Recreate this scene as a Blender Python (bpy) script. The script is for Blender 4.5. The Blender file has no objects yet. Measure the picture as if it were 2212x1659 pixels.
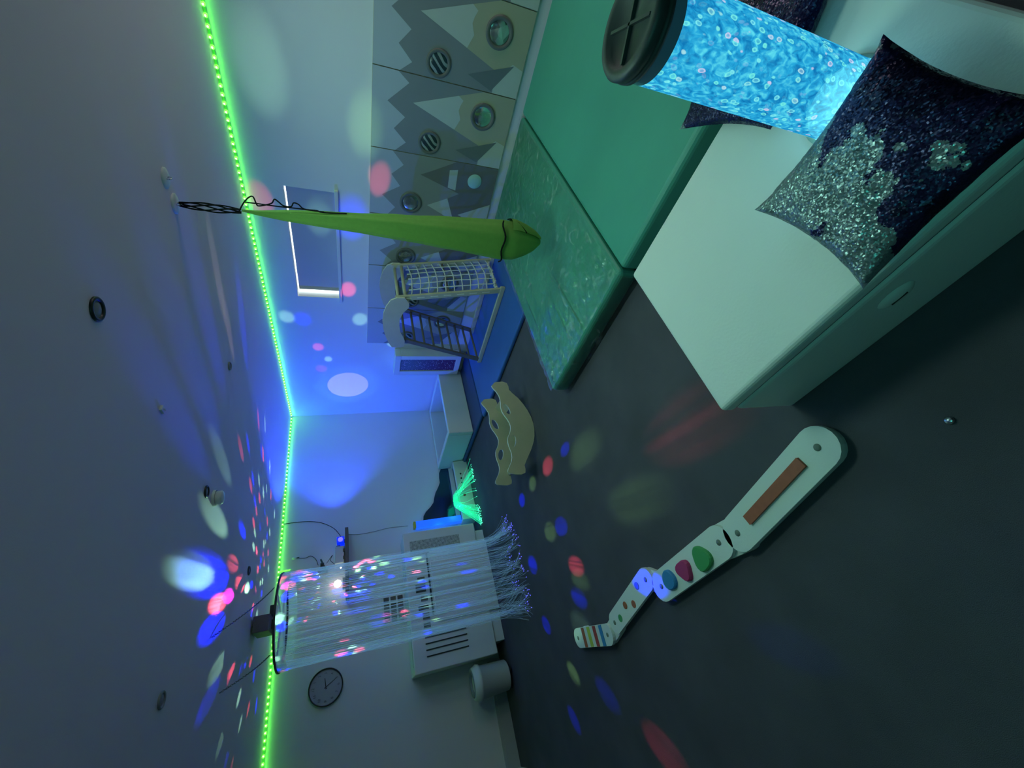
import bpy, math, random
from mathutils import Vector, Matrix, noise
random.seed(11)
SC = bpy.context.scene
COL = SC.collection
PI = math.pi
CEIL = 2.55; WX = 4.13; WY = 5.94        # ceiling height, wall A (x), wall B (y)

# ---------------------------------------------------------------- camera
cam_d = bpy.data.cameras.new('camera'); cam = bpy.data.objects.new('camera', cam_d); COL.objects.link(cam)
cam_d.sensor_fit = 'HORIZONTAL'; cam_d.sensor_width = 36.0; cam_d.lens = 883.0 / 2212.0 * 36.0
cam_d.clip_start = 0.02; cam_d.clip_end = 60
Rc = Matrix(((-0.2420716, 0.78051696, -0.57636327), (-0.27276382, -0.62481835, -0.73157497), (-0.93112901, -0.01988248, 0.36414756)))
cam.matrix_world = Matrix.Translation((0, 0, 1.65)) @ Rc.to_4x4()
SC.camera = cam
SC.view_settings.view_transform = 'Standard'; SC.view_settings.look = 'None'
SC.view_settings.gamma = 1; SC.view_settings.use_curve_mapping = False; SC.view_settings.exposure = 0
# ---------------------------------------------------------------- world: faint cool light from the rest of the building
wd = bpy.data.worlds.new('world'); SC.world = wd; wd.use_nodes = True
wd.node_tree.nodes['Background'].inputs[0].default_value = (0.7, 0.95, 1.0, 1)
wd.node_tree.nodes['Background'].inputs[1].default_value = 0.004

# ---------------------------------------------------------------- lights
def lamp(kind, name, loc, energy, color, target=None, **kw):
    d = bpy.data.lights.new(name, kind); d.energy = energy; d.color = color
    for k, v in kw.items(): setattr(d, k, v)
    o = bpy.data.objects.new(name, d); COL.objects.link(o); o.location = loc
    if target is not None:
        o.rotation_euler = (Vector(target) - Vector(loc)).to_track_quat('-Z', 'Y').to_euler()
    return o
GREEN = (0.12, 1.0, 0.06)
TUBE = (0.40, 0.92, 1.0)
def strip_light(a, b, drop, e=8.5):
    a = Vector(a); b = Vector(b); m = (a + b) / 2
    o = lamp('AREA', 'led_strip_lamp', m, e * (b - a).length / 6, GREEN, shape='RECTANGLE', size=(b - a).length, size_y=0.012)
    x = (b - a).normalized(); z = -Vector(drop).normalized(); y = z.cross(x)
    o.matrix_world = Matrix.Translation(m) @ Matrix((x, y, z)).transposed().to_4x4()
strip_light((4.116, -0.6, 2.533), (4.116, 5.9, 2.533), (-1, 0, -1.8))
strip_light((-0.65, 5.926, 2.533), (4.09, 5.926, 2.533), (0, -1, -1.8), 7.5)
for lx, ly, e in ((1.50, 1.25, 15), (2.9, 1.0, 8), (2.51, 2.88, 7)):       # added fill lamps below the ceiling, no fixtures behind them
    lamp('AREA', 'ceiling_fill_lamp', (lx, ly, 2.50), e, (.52, 1.0, .80), (lx, ly, 0), shape='DISK', size=.5)
lamp('AREA', 'right_rear_fill', (3.9, -.9, 1.2), 15, (1.0, .80, .86), (1.5, 2.5, 1.3), shape='RECTANGLE', size=1.0, size_y=1.4)  # added fill light out of view, no doorway is built here
lamp('AREA', 'side_wall_fill_lamp', (-.70, 0, 2.5), 105, (.12, 1.0, .84), (.7, 0, .75), shape='RECTANGLE', size=.02, size_y=3.0)  # added teal fill lamp, this wall carries no strip
for z in (0.45, 0.62, 0.80, 0.95):        # bubble tube lamps inside the water column
    lamp('POINT', 'bubble_tube_lamp', (1.02, 0.088, z), 1.0, TUBE, shadow_soft_size=0.0)
lamp('SPOT', 'blue_flood_lamp', (2.06, 5.70, 1.90), 200, (0.02, 0.06, 1.0), (4.13, 4.75, 1.98), spot_size=math.radians(104), spot_blend=0.35, shadow_soft_size=0.02)
lamp('SPOT', 'effects_projector_lamp', (1.85, 5.62, 1.96), 95, (0.62, 0.52, 1.0), (4.13, 5.19, 1.71), spot_size=math.radians(14.2), spot_blend=0.10, shadow_soft_size=0.003)
lamp('SPOT', 'effects_projector_halo', (1.85, 5.62, 1.96), 30, (0.1, 0.4, 1.0), (4.13, 5.19, 1.71), spot_size=math.radians(24), spot_blend=0.5, shadow_soft_size=0.003)
DISCO = Vector((1.53, 5.55, 1.90))
W_, B_, R_, G_ = (0.45, 1.0, 0.62), (0.0, 0.0, 1.0), (1.0, 0.09, 0.16), (0.45, 1.0, 0.30)
def disco(x, y, z, r, c, L, blend=0.75, src=DISCO):
    t = Vector((x, y, z)); v = t - src; d = v.length
    n = Vector((0, 0, 1)) if (z > 2.5 or z < 0.2) else (Vector((1, 0, 0)) if x > 4 else Vector((0, 1, 0)))
    if r > .13: blend = 1.0; r *= 1.15
    cosn = max(abs(v.normalized().dot(n)), 0.15)
    alb = 0.13 if z < 0.2 else 0.72
    P = L * PI / alb * 4 * PI * d * d / cosn
    lamp('SPOT', 'disco_beam', src, P, c, t, spot_size=2 * math.atan(r / d), spot_blend=blend, shadow_soft_size=0.006)
# on the ceiling
for x, y, r, c, L in [(1.81, 3.13, .14, W_, .06), (1.41, 3.24, .15, W_, .14), (1.07, 3.34, .19, B_, .7), (1.0, 3.05, .16, W_, .10),
        (1.60, 3.98, .09, B_, .5), (1.25, 4.43, .07, W_, .30), (1.38, 4.50, .06, B_, .5), (1.22, 4.16, .11, R_, .38), (1.28, 3.85, .10, R_, .25), (0.95, 3.62, .10, R_, .4),
        (0.80, 3.60, .13, B_, .8), (1.05, 3.85, .08, (1, .02, .9), .8), (0.60, 3.85, .11, W_, .25), (0.42, 3.75, .11, B_, .3), (0.55, 4.15, .07, R_, .15), (0.65, 4.55, .05, B_, .4),
        (0.20, 4.20, .07, W_, .18), (0.12, 4.45, .06, B_, .3), (0.02, 4.60, .05, R_, .2), (-0.2, 4.35, .07, B_, .2), (0.30, 4.75, .045, W_, .25),
        (2.15, 3.55, .07, R_, .15), (2.32, 3.75, .06, B_, .45), (2.05, 4.05, .06, R_, .25), (2.25, 4.35, .05, W_, .3), (2.55, 4.30, .06, B_, .4),
        (2.75, 4.0, .06, R_, .2), (2.9, 4.3, .05, W_, .3), (1.95, 4.40, .05, R_, .3), (1.75, 4.45, .05, W_, .35), (1.88, 4.65, .05, B_, .5),
        (1.62, 4.62, .045, R_, .4), (1.55, 4.85, .04, B_, .5), (1.42, 4.95, .04, W_, .4), (1.70, 4.95, .035, R_, .4), (1.85, 5.0, .035, W_, .4), (2.1, 4.8, .04, B_, .5),
        (2.35, 4.75, .04, W_, .3), (3.1, 3.0, .16, B_, .14), (2.45, 2.2, .24, B_, .07), (2.0, 2.3, .26, B_, .06), (1.6, 2.2, .24, B_, .06), (2.85, 2.3, .12, (1, .9, .75), .035), (2.75, 2.7, .10, (1, .9, .75), .035)]:
    disco(x, y, 2.55, r * .75, c, L * 1.5)
for c, P in [(R_, [(2.57, 4.39), (2.11, 4.47), (1.81, 4.35), (2.07, 4.98), (1.8, 5.2), (1.64, 5.05), (1.64, 4.62), (2.4, 5.02), (1.5, 4.76), (1.33, 4.79), (1.16, 4.75), (.74, 4.89), (.61, 4.24), (.39, 5.01)]),
        (W_, [(2.64, 4.79), (2.24, 4.62), (2.02, 5.17), (1.62, 4.47), (1.8, 4.92), (1.66, 5.31), (2.3, 5.35), (1.23, 4.39), (1.46, 5.04), (1.14, 4.95), (.84, 5.23), (.46, 4.59)]),
        (B_, [(2.14, 4.1), (2.0, 4.29), (1.93, 5.04), (1.6, 4.02), (1.62, 4.85), (1.31, 4.57), (1.35, 5.07), (1.09, 4.72), (.72, 4.7), (.65, 5.11), (.44, 5.36), (2.5, 4.95)])]:
    for x, y in P: disco(x, y, 2.55, .040, c, .9 if c is B_ else .55, .6)
# on the wall with the window and the wooden panels
for y, z, r, c, L in [(3.84, 2.37, .10, W_, .30), (3.84, 1.54, .11, W_, .28), (2.64, 1.93, .14, W_, .16), (1.29, 2.25, .20, W_, .12), (2.46, 1.62, .17, B_, .8), (3.87, 2.20, .12, B_, .5),
        (1.95, 1.36, .12, R_, .42), (2.36, 2.42, .13, R_, .25), (3.37, 1.67, .10, R_, .6), (4.36, 2.06, .08, R_, .35), (4.60, 1.95, .06, W_, .3), (1.55, 1.5, .16, G_, .14),
        (4.25, 1.10, .10, W_, .3), (3.75, .95, .16, B_, .5), (4.8, 2.05, .09, R_, .1)]:
    disco(4.13, y, z, r, c, L)
# on the floor and the things standing there
for x, y, r, c, L in [(1.27, 2.47, .15, G_, .045), (0.73, 2.14, .17, G_, .045), (1.01, 3.47, .10, G_, .12), (1.52, 3.54, .08, G_, .09), (-0.04, 3.82, .08, G_, .10), (0.52, 3.20, .10, G_, .05),
        (1.44, 2.73, .06, B_, .30), (1.51, 3.91, .08, B_, .5), (0.97, 3.23, .09, B_, .45), (0.42, 3.31, .09, B_, .28), (-0.34, 4.06, .08, B_, .16), (-0.21, 3.34, .10, B_, .10),
        (0.90, 4.08, .10, B_, .5), (0.37, 4.13, .08, B_, .35), (0.24, 2.18, .09, B_, .35), (1.49, 3.12, .09, R_, .28), (0.63, 3.19, .09, R_, .30), (0.85, 1.45, .19, R_, .07),
        (-0.51, 2.83, .12, R_, .08), (2.30, 1.75, .10, B_, .30), (2.45, 2.12, .07, B_, .5), (-0.15, 1.6, .10, B_, .012)]:
    disco(x, y, 0.0, r, c, L)
# on the fibre curtain, from the bright lamp on the shelf behind it
for x, z, r, c, L in [(1.25, 2.02, .10, R_, 2.0), (1.15, 1.90, .16, B_, 2.6), (1.00, 1.75, .10, B_, 2.0), (0.90, 1.95, .06, R_, 3.0), (0.78, 1.88, .06, W_, 2.5),
        (0.70, 1.95, .10, R_, 2.4), (0.60, 1.9, .12, B_, 2.6), (1.0, 1.7, .06, R_, 2.0), (0.68, 1.80, .08, R_, 1.8), (1.22, 1.85, .1, B_, 1.8), (1.05, 1.45, .07, W_, 1.4), (0.55, 1.8, .05, W_, 2.)]:
    disco(x, 4.9, min(z, 2.0) - .14, r * .62, c, L * 1.5, src=Vector((1.45, 5.62, 1.95)))

# ---------------------------------------------------------------- materials
def mat(name, col, rough=0.6, metal=0.0, var=0.0, vscale=6.0, bump=0.0, bscale=40.0, emis=None, estr=0.0, spec=0.5, coat=0.0, trans=0.0, alpha=1.0, aniso=None):
    m = bpy.data.materials.new(name); m.use_nodes = True
    nt = m.node_tree; N = nt.nodes; L = nt.links; b = N['Principled BSDF']
    b.inputs['Base Color'].default_value = (*col, 1); b.inputs['Roughness'].default_value = rough
    b.inputs['Metallic'].default_value = metal; b.inputs['Specular IOR Level'].default_value = spec
    b.inputs['Coat Weight'].default_value = coat; b.inputs['Coat Roughness'].default_value = 0.15
    b.inputs['Transmission Weight'].default_value = trans; b.inputs['Alpha'].default_value = alpha
    tc = N.new('ShaderNodeTexCoord')
    if var > 0:
        n = N.new('ShaderNodeTexNoise'); n.inputs['Scale'].default_value = vscale; n.inputs['Detail'].default_value = 6
        L.new(tc.outputs['Object'], n.inputs['Vector'])
        r = N.new('ShaderNodeMix'); r.data_type = 'RGBA'
        r.inputs[6].default_value = (*[max(0, c * (1 - var)) for c in col], 1); r.inputs[7].default_value = (*[min(1, c * (1 + var)) for c in col], 1)
        L.new(n.outputs['Fac'], r.inputs[0]); L.new(r.outputs[2], b.inputs['Base Color'])
    if bump > 0:
        n = N.new('ShaderNodeTexNoise'); n.inputs['Scale'].default_value = bscale; n.inputs['Detail'].default_value = 4
        L.new(tc.outputs['Object'], n.inputs['Vector'])
        bp = N.new('ShaderNodeBump'); bp.inputs['Strength'].default_value = bump; bp.inputs['Distance'].default_value = 0.01
        L.new(n.outputs['Fac'], bp.inputs['Height']); L.new(bp.outputs['Normal'], b.inputs['Normal'])
    if emis is not None:
        b.inputs['Emission Color'].default_value = (*emis, 1); b.inputs['Emission Strength'].default_value = estr
        if estr < 3: m.cycles.emission_sampling = 'NONE'
    return m
M = {}
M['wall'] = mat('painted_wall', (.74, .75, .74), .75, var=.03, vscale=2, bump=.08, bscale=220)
M['ceil'] = mat('painted_ceiling', (.72, .64, .74), .55, var=.03, vscale=1.5, bump=.05, bscale=160)
M['floor'] = mat('dark_carpet', (.095, .090, .108), .9, var=.30, vscale=3, bump=.5, bscale=420, spec=.15)
M['white'] = mat('white_vinyl', (.68, .72, .68), .5, var=.04, vscale=3, bump=.10, bscale=90, spec=.35)
M['whitewood'] = mat('white_laminate', (.66, .68, .66), .5, var=.04, vscale=5)
M['heater'] = mat('white_powder_coat', (.74, .74, .76), .5, var=.03)
M['slot'] = mat('dark_slot', (.015, .02, .022), .7)
M['skirting'] = mat('grey_skirting', (.42, .45, .44), .6, var=.05)
M['greenvinyl'] = mat('green_vinyl', (.06, .32, .24), .45, var=.10, vscale=3, bump=.25, bscale=6, spec=.5)
M['bluevinyl'] = mat('blue_vinyl', (.035, .12, .40), .42, var=.15, vscale=4, bump=.12, bscale=8)
M['navyvinyl'] = mat('navy_vinyl', (.02, .05, .16), .45, var=.15, vscale=4)
M['wood'] = mat('birch_ply', (.46, .43, .30), .55, var=.12, vscale=9, bump=.05)
M['woodedge'] = mat('pale_ply_edge', (.66, .64, .50), .5, var=.1, vscale=30)
M['pine'] = mat('pine_wood', (.50, .46, .34), .5, var=.15, vscale=10)
M['darkwood'] = mat('dark_wood', (.14, .12, .10), .6, var=.25, vscale=12)
M['rung'] = mat('brown_dowel', (.16, .14, .11), .6, var=.2, vscale=12)
M['rope'] = mat('white_rope', (.68, .68, .62), .8, bump=.4, bscale=300)
M['black'] = mat('black_plastic', (.018, .02, .022), .4)
M['grey'] = mat('grey_plastic', (.25, .27, .28), .5)
M['darkcap'] = mat('dark_cap', (.035, .045, .045), .5, var=.2, vscale=30, bump=.1)
M['greenfab'] = mat('green_lycra', (.15, .33, .055), .8, var=.10, vscale=40, bump=.15, bscale=300)
M['cord'] = mat('black_cord', (.010, .012, .012), .9, spec=.1)
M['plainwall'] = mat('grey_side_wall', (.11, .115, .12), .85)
M['blueglow'] = mat('blue_lit_acrylic', (.02, .15, .8), .3, emis=(.01, .13, 1), estr=.75)
M['bluebox'] = mat('blue_led_housing', (.02, .04, .6), .2, emis=(0, .02, 1), estr=.9)
M['yellow'] = mat('yellow_plastic', (.55, .45, .05), .5)
M['red'] = mat('red_paint', (.40, .04, .05), .5)
M['redbrown'] = mat('red_brown_wood', (.38, .10, .05), .6, var=.2, vscale=30)
M['greenpaint'] = mat('green_foam', (.05, .30, .09), .6, var=.1)
M['magenta'] = mat('magenta_foam', (.42, .03, .14), .6, var=.1)
M['bluepaint'] = mat('blue_foam', (.03, .22, .50), .6, var=.1)
M['yellowgreen'] = mat('yellow_green_paint', (.50, .55, .08), .6)
M['clearmetal'] = mat('polished_metal', (.6, .62, .64), .25, metal=1)
M['mirror'] = mat('acrylic_mirror', (.45, .5, .55), .06, metal=1)
M['darkmirror'] = mat('dark_mirror', (.10, .16, .26), .12, metal=1, bump=.05, bscale=4)
M['lens'] = mat('lamp_lens', (.9, .9, .9), .1, emis=(.9, .95, 1), estr=8)
M['greenfibre'] = mat('green_lit_fibre', (.1, .8, .5), .4, emis=(.02, .95, .42), estr=.55)
M['greentip'] = mat('green_fibre_tip', (.2, 1, .6), .4, emis=(.12, 1, .6), estr=2.2)
M['bluetip'] = mat('blue_fibre_tip', (.2, .2, 1), .4, emis=(.12, .10, 1), estr=2.0)
M['led'] = mat('green_led', (.1, .9, .2), .4, emis=(.16, 1.0, .05), estr=2.2)
M['ledhot'] = mat('green_led_core', (.5, 1, .5), .4, emis=(.55, 1.0, .35), estr=4.5)
M['ledtape'] = mat('led_tape', (.10, .36, .10), .5, emis=(.03, .50, .03), estr=.9)
M['daylight'] = mat('daylight_glass', (.9, .9, .9), .2, emis=(.9, 1.0, 1.0), estr=4)
M['blind'] = mat('grey_blind', (.45, .49, .52), .7, var=.06, vscale=3)
M['clockface'] = mat('clock_face', (.42, .44, .46), .35)
M['greymark'] = mat('grey_print', (.10, .11, .12), .6)
M['photo1'] = mat('dark_print', (.05, .05, .045), .5, var=.8, vscale=40)
M['photo2'] = mat('brown_print', (.12, .10, .07), .5, var=.7, vscale=40)
M['sky'] = mat('panel_grey_blue', (.42, .47, .50), .55, var=.05)
M['hill'] = mat('panel_dark_grey', (.20, .22, .23), .6, var=.06)
M['hill2'] = mat('panel_mid_grey', (.25, .265, .255), .6, var=.06)
M['snow'] = mat('panel_pale', (.44, .49, .44), .55, var=.05)
M['sand'] = mat('panel_tan', (.36, .36, .25), .55, var=.08)
M['rockdark'] = mat('panel_slate', (.13, .16, .17), .6, var=.06)
M['brown'] = mat('panel_brown', (.15, .15, .145), .6, var=.06)
M['hole'] = mat('peg_hole', (.16, .20, .17), .7)
M['ring'] = mat('porthole_ring', (.12, .13, .12), .55)
M['clear'] = mat('clear_acrylic_disc', (.35, .6, .55), .15)

def node_mat(name):
    m = bpy.data.materials.new(name); m.use_nodes = True
    return m, m.node_tree.nodes, m.node_tree.links, m.node_tree.nodes['Principled BSDF']
# glittering porthole lens
m, N, L, b = node_mat('glitter_lens')
tc = N.new('ShaderNodeTexCoord'); v = N.new('ShaderNodeTexVoronoi'); v.inputs['Scale'].default_value = 60
L.new(tc.outputs['Object'], v.inputs['Vector'])
bp = N.new('ShaderNodeBump'); bp.inputs['Strength'].default_value = 1; bp.inputs['Distance'].default_value = .05
L.new(v.outputs['Color'], bp.inputs['Height']); L.new(bp.outputs['Normal'], b.inputs['Normal'])
b.inputs['Metallic'].default_value = 1; b.inputs['Roughness'].default_value = .15; b.inputs['Base Color'].default_value = (.75, .85, .8, 1)
M['glitter'] = m
# mirrored shards lens
m, N, L, b = node_mat('shard_lens')
tc = N.new('ShaderNodeTexCoord'); v = N.new('ShaderNodeTexVoronoi'); v.inputs['Scale'].default_value = 18
L.new(tc.outputs['Object'], v.inputs['Vector'])
cr = N.new('ShaderNodeValToRGB'); cr.color_ramp.elements[0].color = (.05, .07, .07, 1); cr.color_ramp.elements[1].color = (.7, .75, .72, 1)
L.new(v.outputs['Color'], cr.inputs[0]); L.new(cr.outputs[0], b.inputs['Base Color'])
bp = N.new('ShaderNodeBump'); bp.inputs['Strength'].default_value = .8; bp.inputs['Distance'].default_value = .05
L.new(v.outputs['Color'], bp.inputs['Height']); L.new(bp.outputs['Normal'], b.inputs['Normal'])
b.inputs['Metallic'].default_value = .8; b.inputs['Roughness'].default_value = .2
M['shard'] = m
# dark striped lens
m, N, L, b = node_mat('striped_lens')
tc = N.new('ShaderNodeTexCoord'); w = N.new('ShaderNodeTexWave'); w.inputs['Scale'].default_value = 9; w.bands_direction = 'DIAGONAL'; w.inputs['Distortion'].default_value = 3
w.inputs['Detail Scale'].default_value = .8
L.new(tc.outputs['Object'], w.inputs['Vector'])
cr = N.new('ShaderNodeValToRGB'); cr.color_ramp.elements[0].position = .60; cr.color_ramp.elements[0].color = (.02, .04, .05, 1)
cr.color_ramp.elements[1].position = .72; cr.color_ramp.elements[1].color = (.25, .3, .3, 1)
L.new(w.outputs['Fac'], cr.inputs[0]); L.new(cr.outputs[0], b.inputs['Base Color']); b.inputs['Roughness'].default_value = .25
M['striped'] = m
# bubble tube water: glowing cyan with rising bubbles
m, N, L, b = node_mat('glowing_water')
tc = N.new('ShaderNodeTexCoord'); mp = N.new('ShaderNodeMapping'); mp.inputs['Scale'].default_value = (1, 1, .62)
L.new(tc.outputs['Object'], mp.inputs['Vector'])
nz = N.new('ShaderNodeTexNoise'); nz.inputs['Scale'].default_value = 22; nz.inputs['Detail'].default_value = 3
L.new(mp.outputs[0], nz.inputs['Vector'])
ad = N.new('ShaderNodeMix'); ad.data_type = 'VECTOR'; ad.inputs[0].default_value = .02
L.new(mp.outputs[0], ad.inputs[4]); L.new(nz.outputs['Color'], ad.inputs[5])
vo = N.new('ShaderNodeTexVoronoi'); vo.inputs['Scale'].default_value = 62; L.new(ad.outputs[1], vo.inputs['Vector'])
n2 = N.new('ShaderNodeTexNoise'); n2.inputs['Scale'].default_value = 60; n2.inputs['Detail'].default_value = 4; n2.inputs['Distortion'].default_value = 1.1
L.new(mp.outputs[0], n2.inputs['Vector'])
c1 = N.new('ShaderNodeValToRGB'); e = c1.color_ramp.elements
e[0].position = .34; e[0].color = (.004, .19, .50, 1); e[1].position = .70; e[1].color = (.12, .80, .95, 1)
x = e.new(.52); x.color = (.02, .42, .78, 1)
L.new(n2.outputs['Fac'], c1.inputs[0])
c2 = N.new('ShaderNodeValToRGB'); e = c2.color_ramp.elements
e[0].position = .0; e[0].color = (.25, .25, .25, 1); e[1].position = .36; e[1].color = (0, 0, 0, 1)
x = e.new(.16); x.color = (.35, .35, .35, 1); x = e.new(.25); x.color = (1, 1, 1, 1); x = e.new(.31); x.color = (.8, .8, .8, 1)
L.new(vo.outputs['Distance'], c2.inputs[0])
sx = N.new('ShaderNodeSeparateColor'); L.new(vo.outputs['Color'], sx.inputs[0])
gt = N.new('ShaderNodeMath'); gt.operation = 'GREATER_THAN'; gt.inputs[1].default_value = .36; L.new(sx.outputs[0], gt.inputs[0])
mu = N.new('ShaderNodeMath'); mu.operation = 'MULTIPLY'; L.new(gt.outputs[0], mu.inputs[0]); L.new(c2.outputs[0], mu.inputs[1])
c3 = N.new('ShaderNodeValToRGB'); e = c3.color_ramp.elements
e[0].position = .0; e[0].color = (.25, .95, 1, 1); e[1].position = .85; e[1].color = (.72, .72, .98, 1)
x = e.new(.7); x.color = (.2, 1, .85, 1)
L.new(sx.outputs[1], c3.inputs[0])
mx = N.new('ShaderNodeMix'); mx.data_type = 'RGBA'; L.new(mu.outputs[0], mx.inputs[0]); L.new(c1.outputs[0], mx.inputs[6]); L.new(c3.outputs[0], mx.inputs[7])
em = N.new('ShaderNodeEmission'); L.new(mx.outputs[2], em.inputs[0]); em.inputs[1].default_value = .95
tr = N.new('ShaderNodeBsdfTransparent'); ms = N.new('ShaderNodeMixShader'); ms.inputs[0].default_value = .85
L.new(tr.outputs[0], ms.inputs[1]); L.new(em.outputs[0], ms.inputs[2])
L.new(ms.outputs[0], N['Material Output'].inputs[0])
M['water'] = m
# tube wall above the water
m, N, L, b = node_mat('dim_tube_wall')
b.inputs['Base Color'].default_value = (.05, .09, .12, 1); b.inputs['Roughness'].default_value = .2
b.inputs['Emission Color'].default_value = (.01, .06, .09, 1); b.inputs['Emission Strength'].default_value = .3
m.cycles.emission_sampling = 'NONE'
M['dimtube'] = m
# sequins: patches of navy and silver scales
def sequin(name, navy_only=False):
    m, N, L, b = node_mat(name)
    tc = N.new('ShaderNodeTexCoord')
    v = N.new('ShaderNodeTexVoronoi'); v.inputs['Scale'].default_value = 260; L.new(tc.outputs['Object'], v.inputs['Vector'])
    n = N.new('ShaderNodeTexNoise'); n.inputs['Scale'].default_value = 5.2; n.inputs['Detail'].default_value = 4; n.inputs['Roughness'].default_value = .6
    mp = N.new('ShaderNodeMapping'); mp.inputs['Location'].default_value = (1.3, .4, 2.0)
    L.new(v.outputs['Position'], mp.inputs['Vector']); L.new(mp.outputs[0], n.inputs['Vector'])
    sp = N.new('ShaderNodeSeparateXYZ'); L.new(tc.outputs['Object'], sp.inputs[0])
    # more silver towards the far-left corner of the cushion
    a1 = N.new('ShaderNodeMath'); a1.operation = 'MULTIPLY_ADD'; a1.inputs[1].default_value = .75; L.new(sp.outputs['Y'], a1.inputs[0]); L.new(n.outputs['Fac'], a1.inputs[2])
    a2 = N.new('ShaderNodeMath'); a2.operation = 'MULTIPLY_ADD'; a2.inputs[1].default_value = .45; L.new(sp.outputs['X'], a2.inputs[0]); L.new(a1.outputs[0], a2.inputs[2])
    cr = N.new('ShaderNodeValToRGB'); cr.color_ramp.interpolation = 'CONSTANT'; e = cr.color_ramp.elements
    e[0].color = (.005, .006, .028, 1); e[1].position = .80 if navy_only else .49; e[1].color = (.17, .22, .23, 1)
    x = e.new(.38); x.color = (.012, .012, .055, 1)
    L.new(a2.outputs[0], cr.inputs[0])
    vm = N.new('ShaderNodeVectorMath'); vm.operation = 'SUBTRACT'; vm.inputs[1].default_value = (.5, .5, .5); L.new(v.outputs['Color'], vm.inputs[0])
    sc = N.new('ShaderNodeVectorMath'); sc.operation = 'SCALE'; sc.inputs['Scale'].default_value = .62; L.new(vm.outputs[0], sc.inputs[0])
    ge = N.new('ShaderNodeNewGeometry'); av = N.new('ShaderNodeVectorMath'); L.new(ge.outputs['Normal'], av.inputs[0]); L.new(sc.outputs[0], av.inputs[1])
    nn = N.new('ShaderNodeVectorMath'); nn.operation = 'NORMALIZE'; L.new(av.outputs[0], nn.inputs[0])
    L.new(cr.outputs[0], b.inputs['Base Color']); L.new(nn.outputs[0], b.inputs['Normal'])
    b.inputs['Metallic'].default_value = .55; b.inputs['Roughness'].default_value = .30
    return m
M['sequin'] = sequin('navy_and_silver_sequins'); M['sequin2'] = sequin('navy_sequins', True)
# clear plastic film
m, N, L, b = node_mat('clear_plastic_film')
tc = N.new('ShaderNodeTexCoord'); n = N.new('ShaderNodeTexNoise'); n.inputs['Scale'].default_value = 5; n.inputs['Detail'].default_value = 7; n.inputs['Distortion'].default_value = 1.5
L.new(tc.outputs['Object'], n.inputs['Vector'])
bp = N.new('ShaderNodeBump'); bp.inputs['Strength'].default_value = .35; bp.inputs['Distance'].default_value = .05; L.new(n.outputs['Fac'], bp.inputs['Height'])
g = N.new('ShaderNodeBsdfGlossy'); g.inputs['Roughness'].default_value = .16; g.inputs['Color'].default_value = (.9, 1, 1, 1); L.new(bp.outputs[0], g.inputs['Normal'])
t = N.new('ShaderNodeBsdfTransparent'); fr = N.new('ShaderNodeLayerWeight'); fr.inputs[0].default_value = .38; L.new(bp.outputs[0], fr.inputs['Normal'])
ms = N.new('ShaderNodeMixShader'); L.new(fr.outputs['Fresnel'], ms.inputs[0]); L.new(t.outputs[0], ms.inputs[1]); L.new(g.outputs[0], ms.inputs[2])
wn = N.new('ShaderNodeTexNoise'); wn.inputs['Scale'].default_value = 7; wn.inputs['Detail'].default_value = 8; wn.inputs['Distortion'].default_value = 2.2; L.new(tc.outputs['Object'], wn.inputs['Vector'])
wr = N.new('ShaderNodeValToRGB'); wr.color_ramp.elements[0].position = .56; wr.color_ramp.elements[0].color = (.02, .02, .02, 1); wr.color_ramp.elements[1].position = .74; wr.color_ramp.elements[1].color = (.20, .20, .20, 1)
L.new(wn.outputs['Fac'], wr.inputs[0]); df = N.new('ShaderNodeBsdfDiffuse'); df.inputs[0].default_value = (.8, .85, .85, 1)
mz = N.new('ShaderNodeMixShader'); L.new(wr.outputs[0], mz.inputs[0]); L.new(ms.outputs[0], mz.inputs[1]); L.new(df.outputs[0], mz.inputs[2]); ms = mz
L.new(ms.outputs[0], N['Material Output'].inputs[0])
M['film'] = m
# optic fibre
def fibre_mat(name, tra, col):
    m, N, L, b = node_mat(name)
    t = N.new('ShaderNodeBsdfTransparent'); d = N.new('ShaderNodeBsdfDiffuse'); d.inputs[0].default_value = (*col, 1)
    tl = N.new('ShaderNodeBsdfTranslucent'); tl.inputs[0].default_value = (*col, 1)
    a = N.new('ShaderNodeAddShader'); L.new(d.outputs[0], a.inputs[0]); L.new(tl.outputs[0], a.inputs[1])
    s = N.new('ShaderNodeMixShader'); s.inputs[0].default_value = tra
    L.new(t.outputs[0], s.inputs[1]); L.new(a.outputs[0], s.inputs[2]); L.new(s.outputs[0], N['Material Output'].inputs[0])
    return m
M['fibre'] = fibre_mat('optic_fibre', .26, (.72, .78, .90))
M['skirt'] = fibre_mat('frosted_band', .55, (.6, .62, .68))
# liquid glitter window
m, N, L, b = node_mat('purple_glitter_liquid')
tc = N.new('ShaderNodeTexCoord'); sp = N.new('ShaderNodeSeparateXYZ'); L.new(tc.outputs['Object'], sp.inputs[0])
cr = N.new('ShaderNodeValToRGB'); e = cr.color_ramp.elements
e[0].position = .25; e[0].color = (.09, .02, .12, 1); e[1].position = .75; e[1].color = (.10, .14, .24, 1)
L.new(sp.outputs['Z'], cr.inputs[0]); v = N.new('ShaderNodeTexVoronoi'); v.inputs['Scale'].default_value = 45; L.new(tc.outputs['Object'], v.inputs['Vector'])
lt = N.new('ShaderNodeMath'); lt.operation = 'LESS_THAN'; lt.inputs[1].default_value = .22; L.new(v.outputs['Distance'], lt.inputs[0])
mx = N.new('ShaderNodeMix'); mx.data_type = 'RGBA'; L.new(lt.outputs[0], mx.inputs[0]); L.new(cr.outputs[0], mx.inputs[6]); mx.inputs[7].default_value = (.6, .5, .7, 1)
L.new(mx.outputs[2], b.inputs['Base Color']); b.inputs['Roughness'].default_value = .1
M['glitterliquid'] = m
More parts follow.
